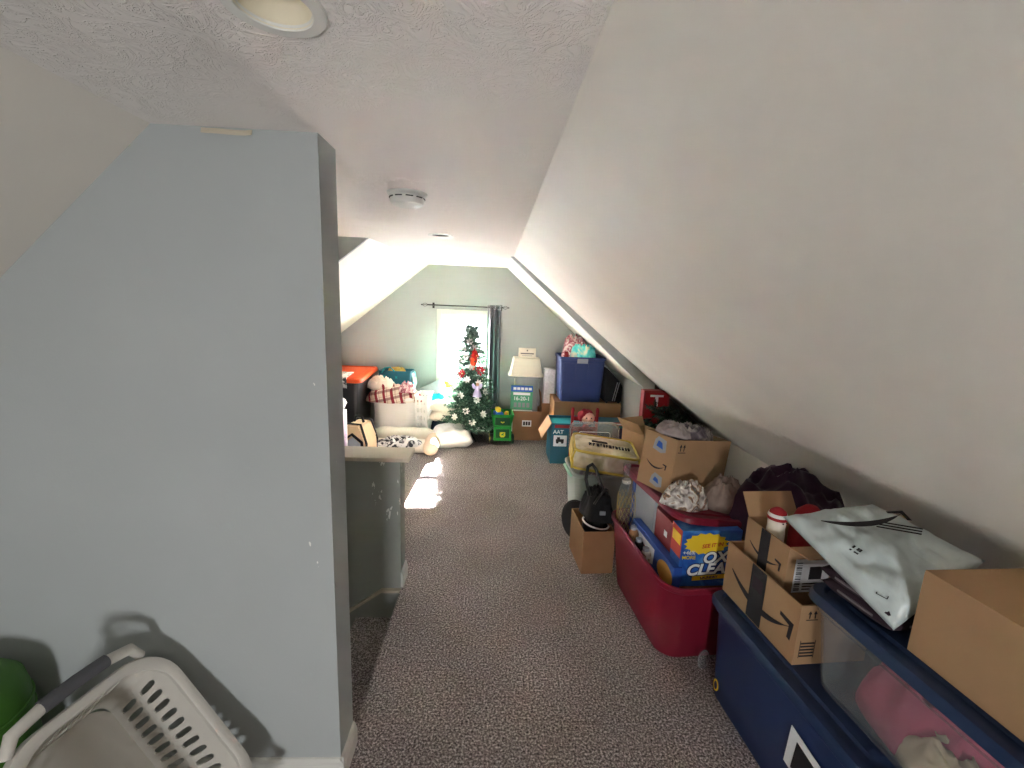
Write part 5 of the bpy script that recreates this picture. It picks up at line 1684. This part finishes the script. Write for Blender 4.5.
side('x', 1); side('x', -1); side('y', 1); side('y', -1)
# rounded corners between the sides
for sx in (-1, 1):
    for sy in (-1, 1):
        bm = B(); rings = []
        for v in (0, .5, 1):
            hx, hy = (LX - .18 + .08 * v) / 2, (LY - .18 + .08 * v) / 2
            ox_, oy_ = LX / 2 - .055 + .03 * v, LY / 2 - .055 + .03 * v
            ring = []
            for off in (0, .004):
                arc = [(hx + (ox_ + off - hx) * math.sin(a), hy + (oy_ + off - hy) * math.cos(a)) for a in [PI / 2 * k / 8 for k in range(9)]]
                ring += arc if off == 0 else arc[::-1]
            rings.append([Vector((sx * px, sy * py, .012 + v * (LH - .03))) for px, py in ring])
        loft(bm, rings); part('corner', bm, 'basket', o, smooth=40)
bm = B(); loft(bm, [rr(LX - .13, LY - .13, .05, 0), rr(LX - .11, LY - .11, .06, .006), rr(LX - .105, LY - .105, .06, .014), rr(LX - .13, LY - .13, .05, .015)]); part('bottom', bm, 'basket', o, smooth=40)
bm = B()
loft(bm, [rr(LX - .052, LY - .052, .10, LH - .02, 9), rr(LX - .056, LY - .056, .10, LH - .004, 9), rr(LX - .04, LY - .04, .10, LH + .004, 9), rr(LX - .008, LY - .008, .11, LH + .002, 9), rr(LX, LY, .11, LH - .008, 9), rr(LX, LY, .11, LH - .03, 9), rr(LX - .006, LY - .006, .11, LH - .03, 9), rr(LX - .012, LY - .012, .11, LH - .012, 9), rr(LX - .04, LY - .04, .10, LH - .014, 9), rr(LX - .052, LY - .052, .10, LH - .02, 9)], cap0=False, cap1=False)
part('rim', bm, 'basket', o, smooth=50)
for s in (-1, 1):
    xx = s * (LX / 2)
    pts = [(xx - s * .01, -.15, LH - .012), (xx + s * .024, -.13, LH + .006), (xx + s * .036, -.07, LH + .012), (xx + s * .039, 0, LH + .014), (xx + s * .036, .07, LH + .012), (xx + s * .024, .13, LH + .006), (xx - s * .01, .15, LH - .012)]
    bm = B(); tube(bm, pts, .014, 12, radii=[.012, .015, .015, .014, .015, .015, .012]); h = part('handle', bm, 'basket', o, smooth=60)
    bm = B(); tube(bm, [(xx + s * .0365, -.072, LH + .0125), (xx + s * .039, 0, LH + .014), (xx + s * .0365, .072, LH + .0125)], .0175, 14); part('grip', bm, 'grey_rubber', h, smooth=60, label='dark grey rubber grip')
# green bucket in the corner
o = thing('bucket', 'upturned green plastic bucket between the partition and pale laundry basket', 'bucket', (-1.42, 1.04, 0), 0)
bm = B(); lathe(bm, [(.165, 0), (.172, .004), (.172, .02), (.165, .024), (.152, .40), (.150, .46), (.142, .505), (.12, .53), (.07, .545), (.001, .548)], 40); part('body', bm, 'green', o, smooth=35)
for z in (.40, .44):
    bm = B(); tube(bm, [(.151 * math.cos(a), .151 * math.sin(a), z) for a in [2 * PI * k / 40 for k in range(40)]], .005, 8, closed=True); part('ridge', bm, 'green', o, smooth=60)
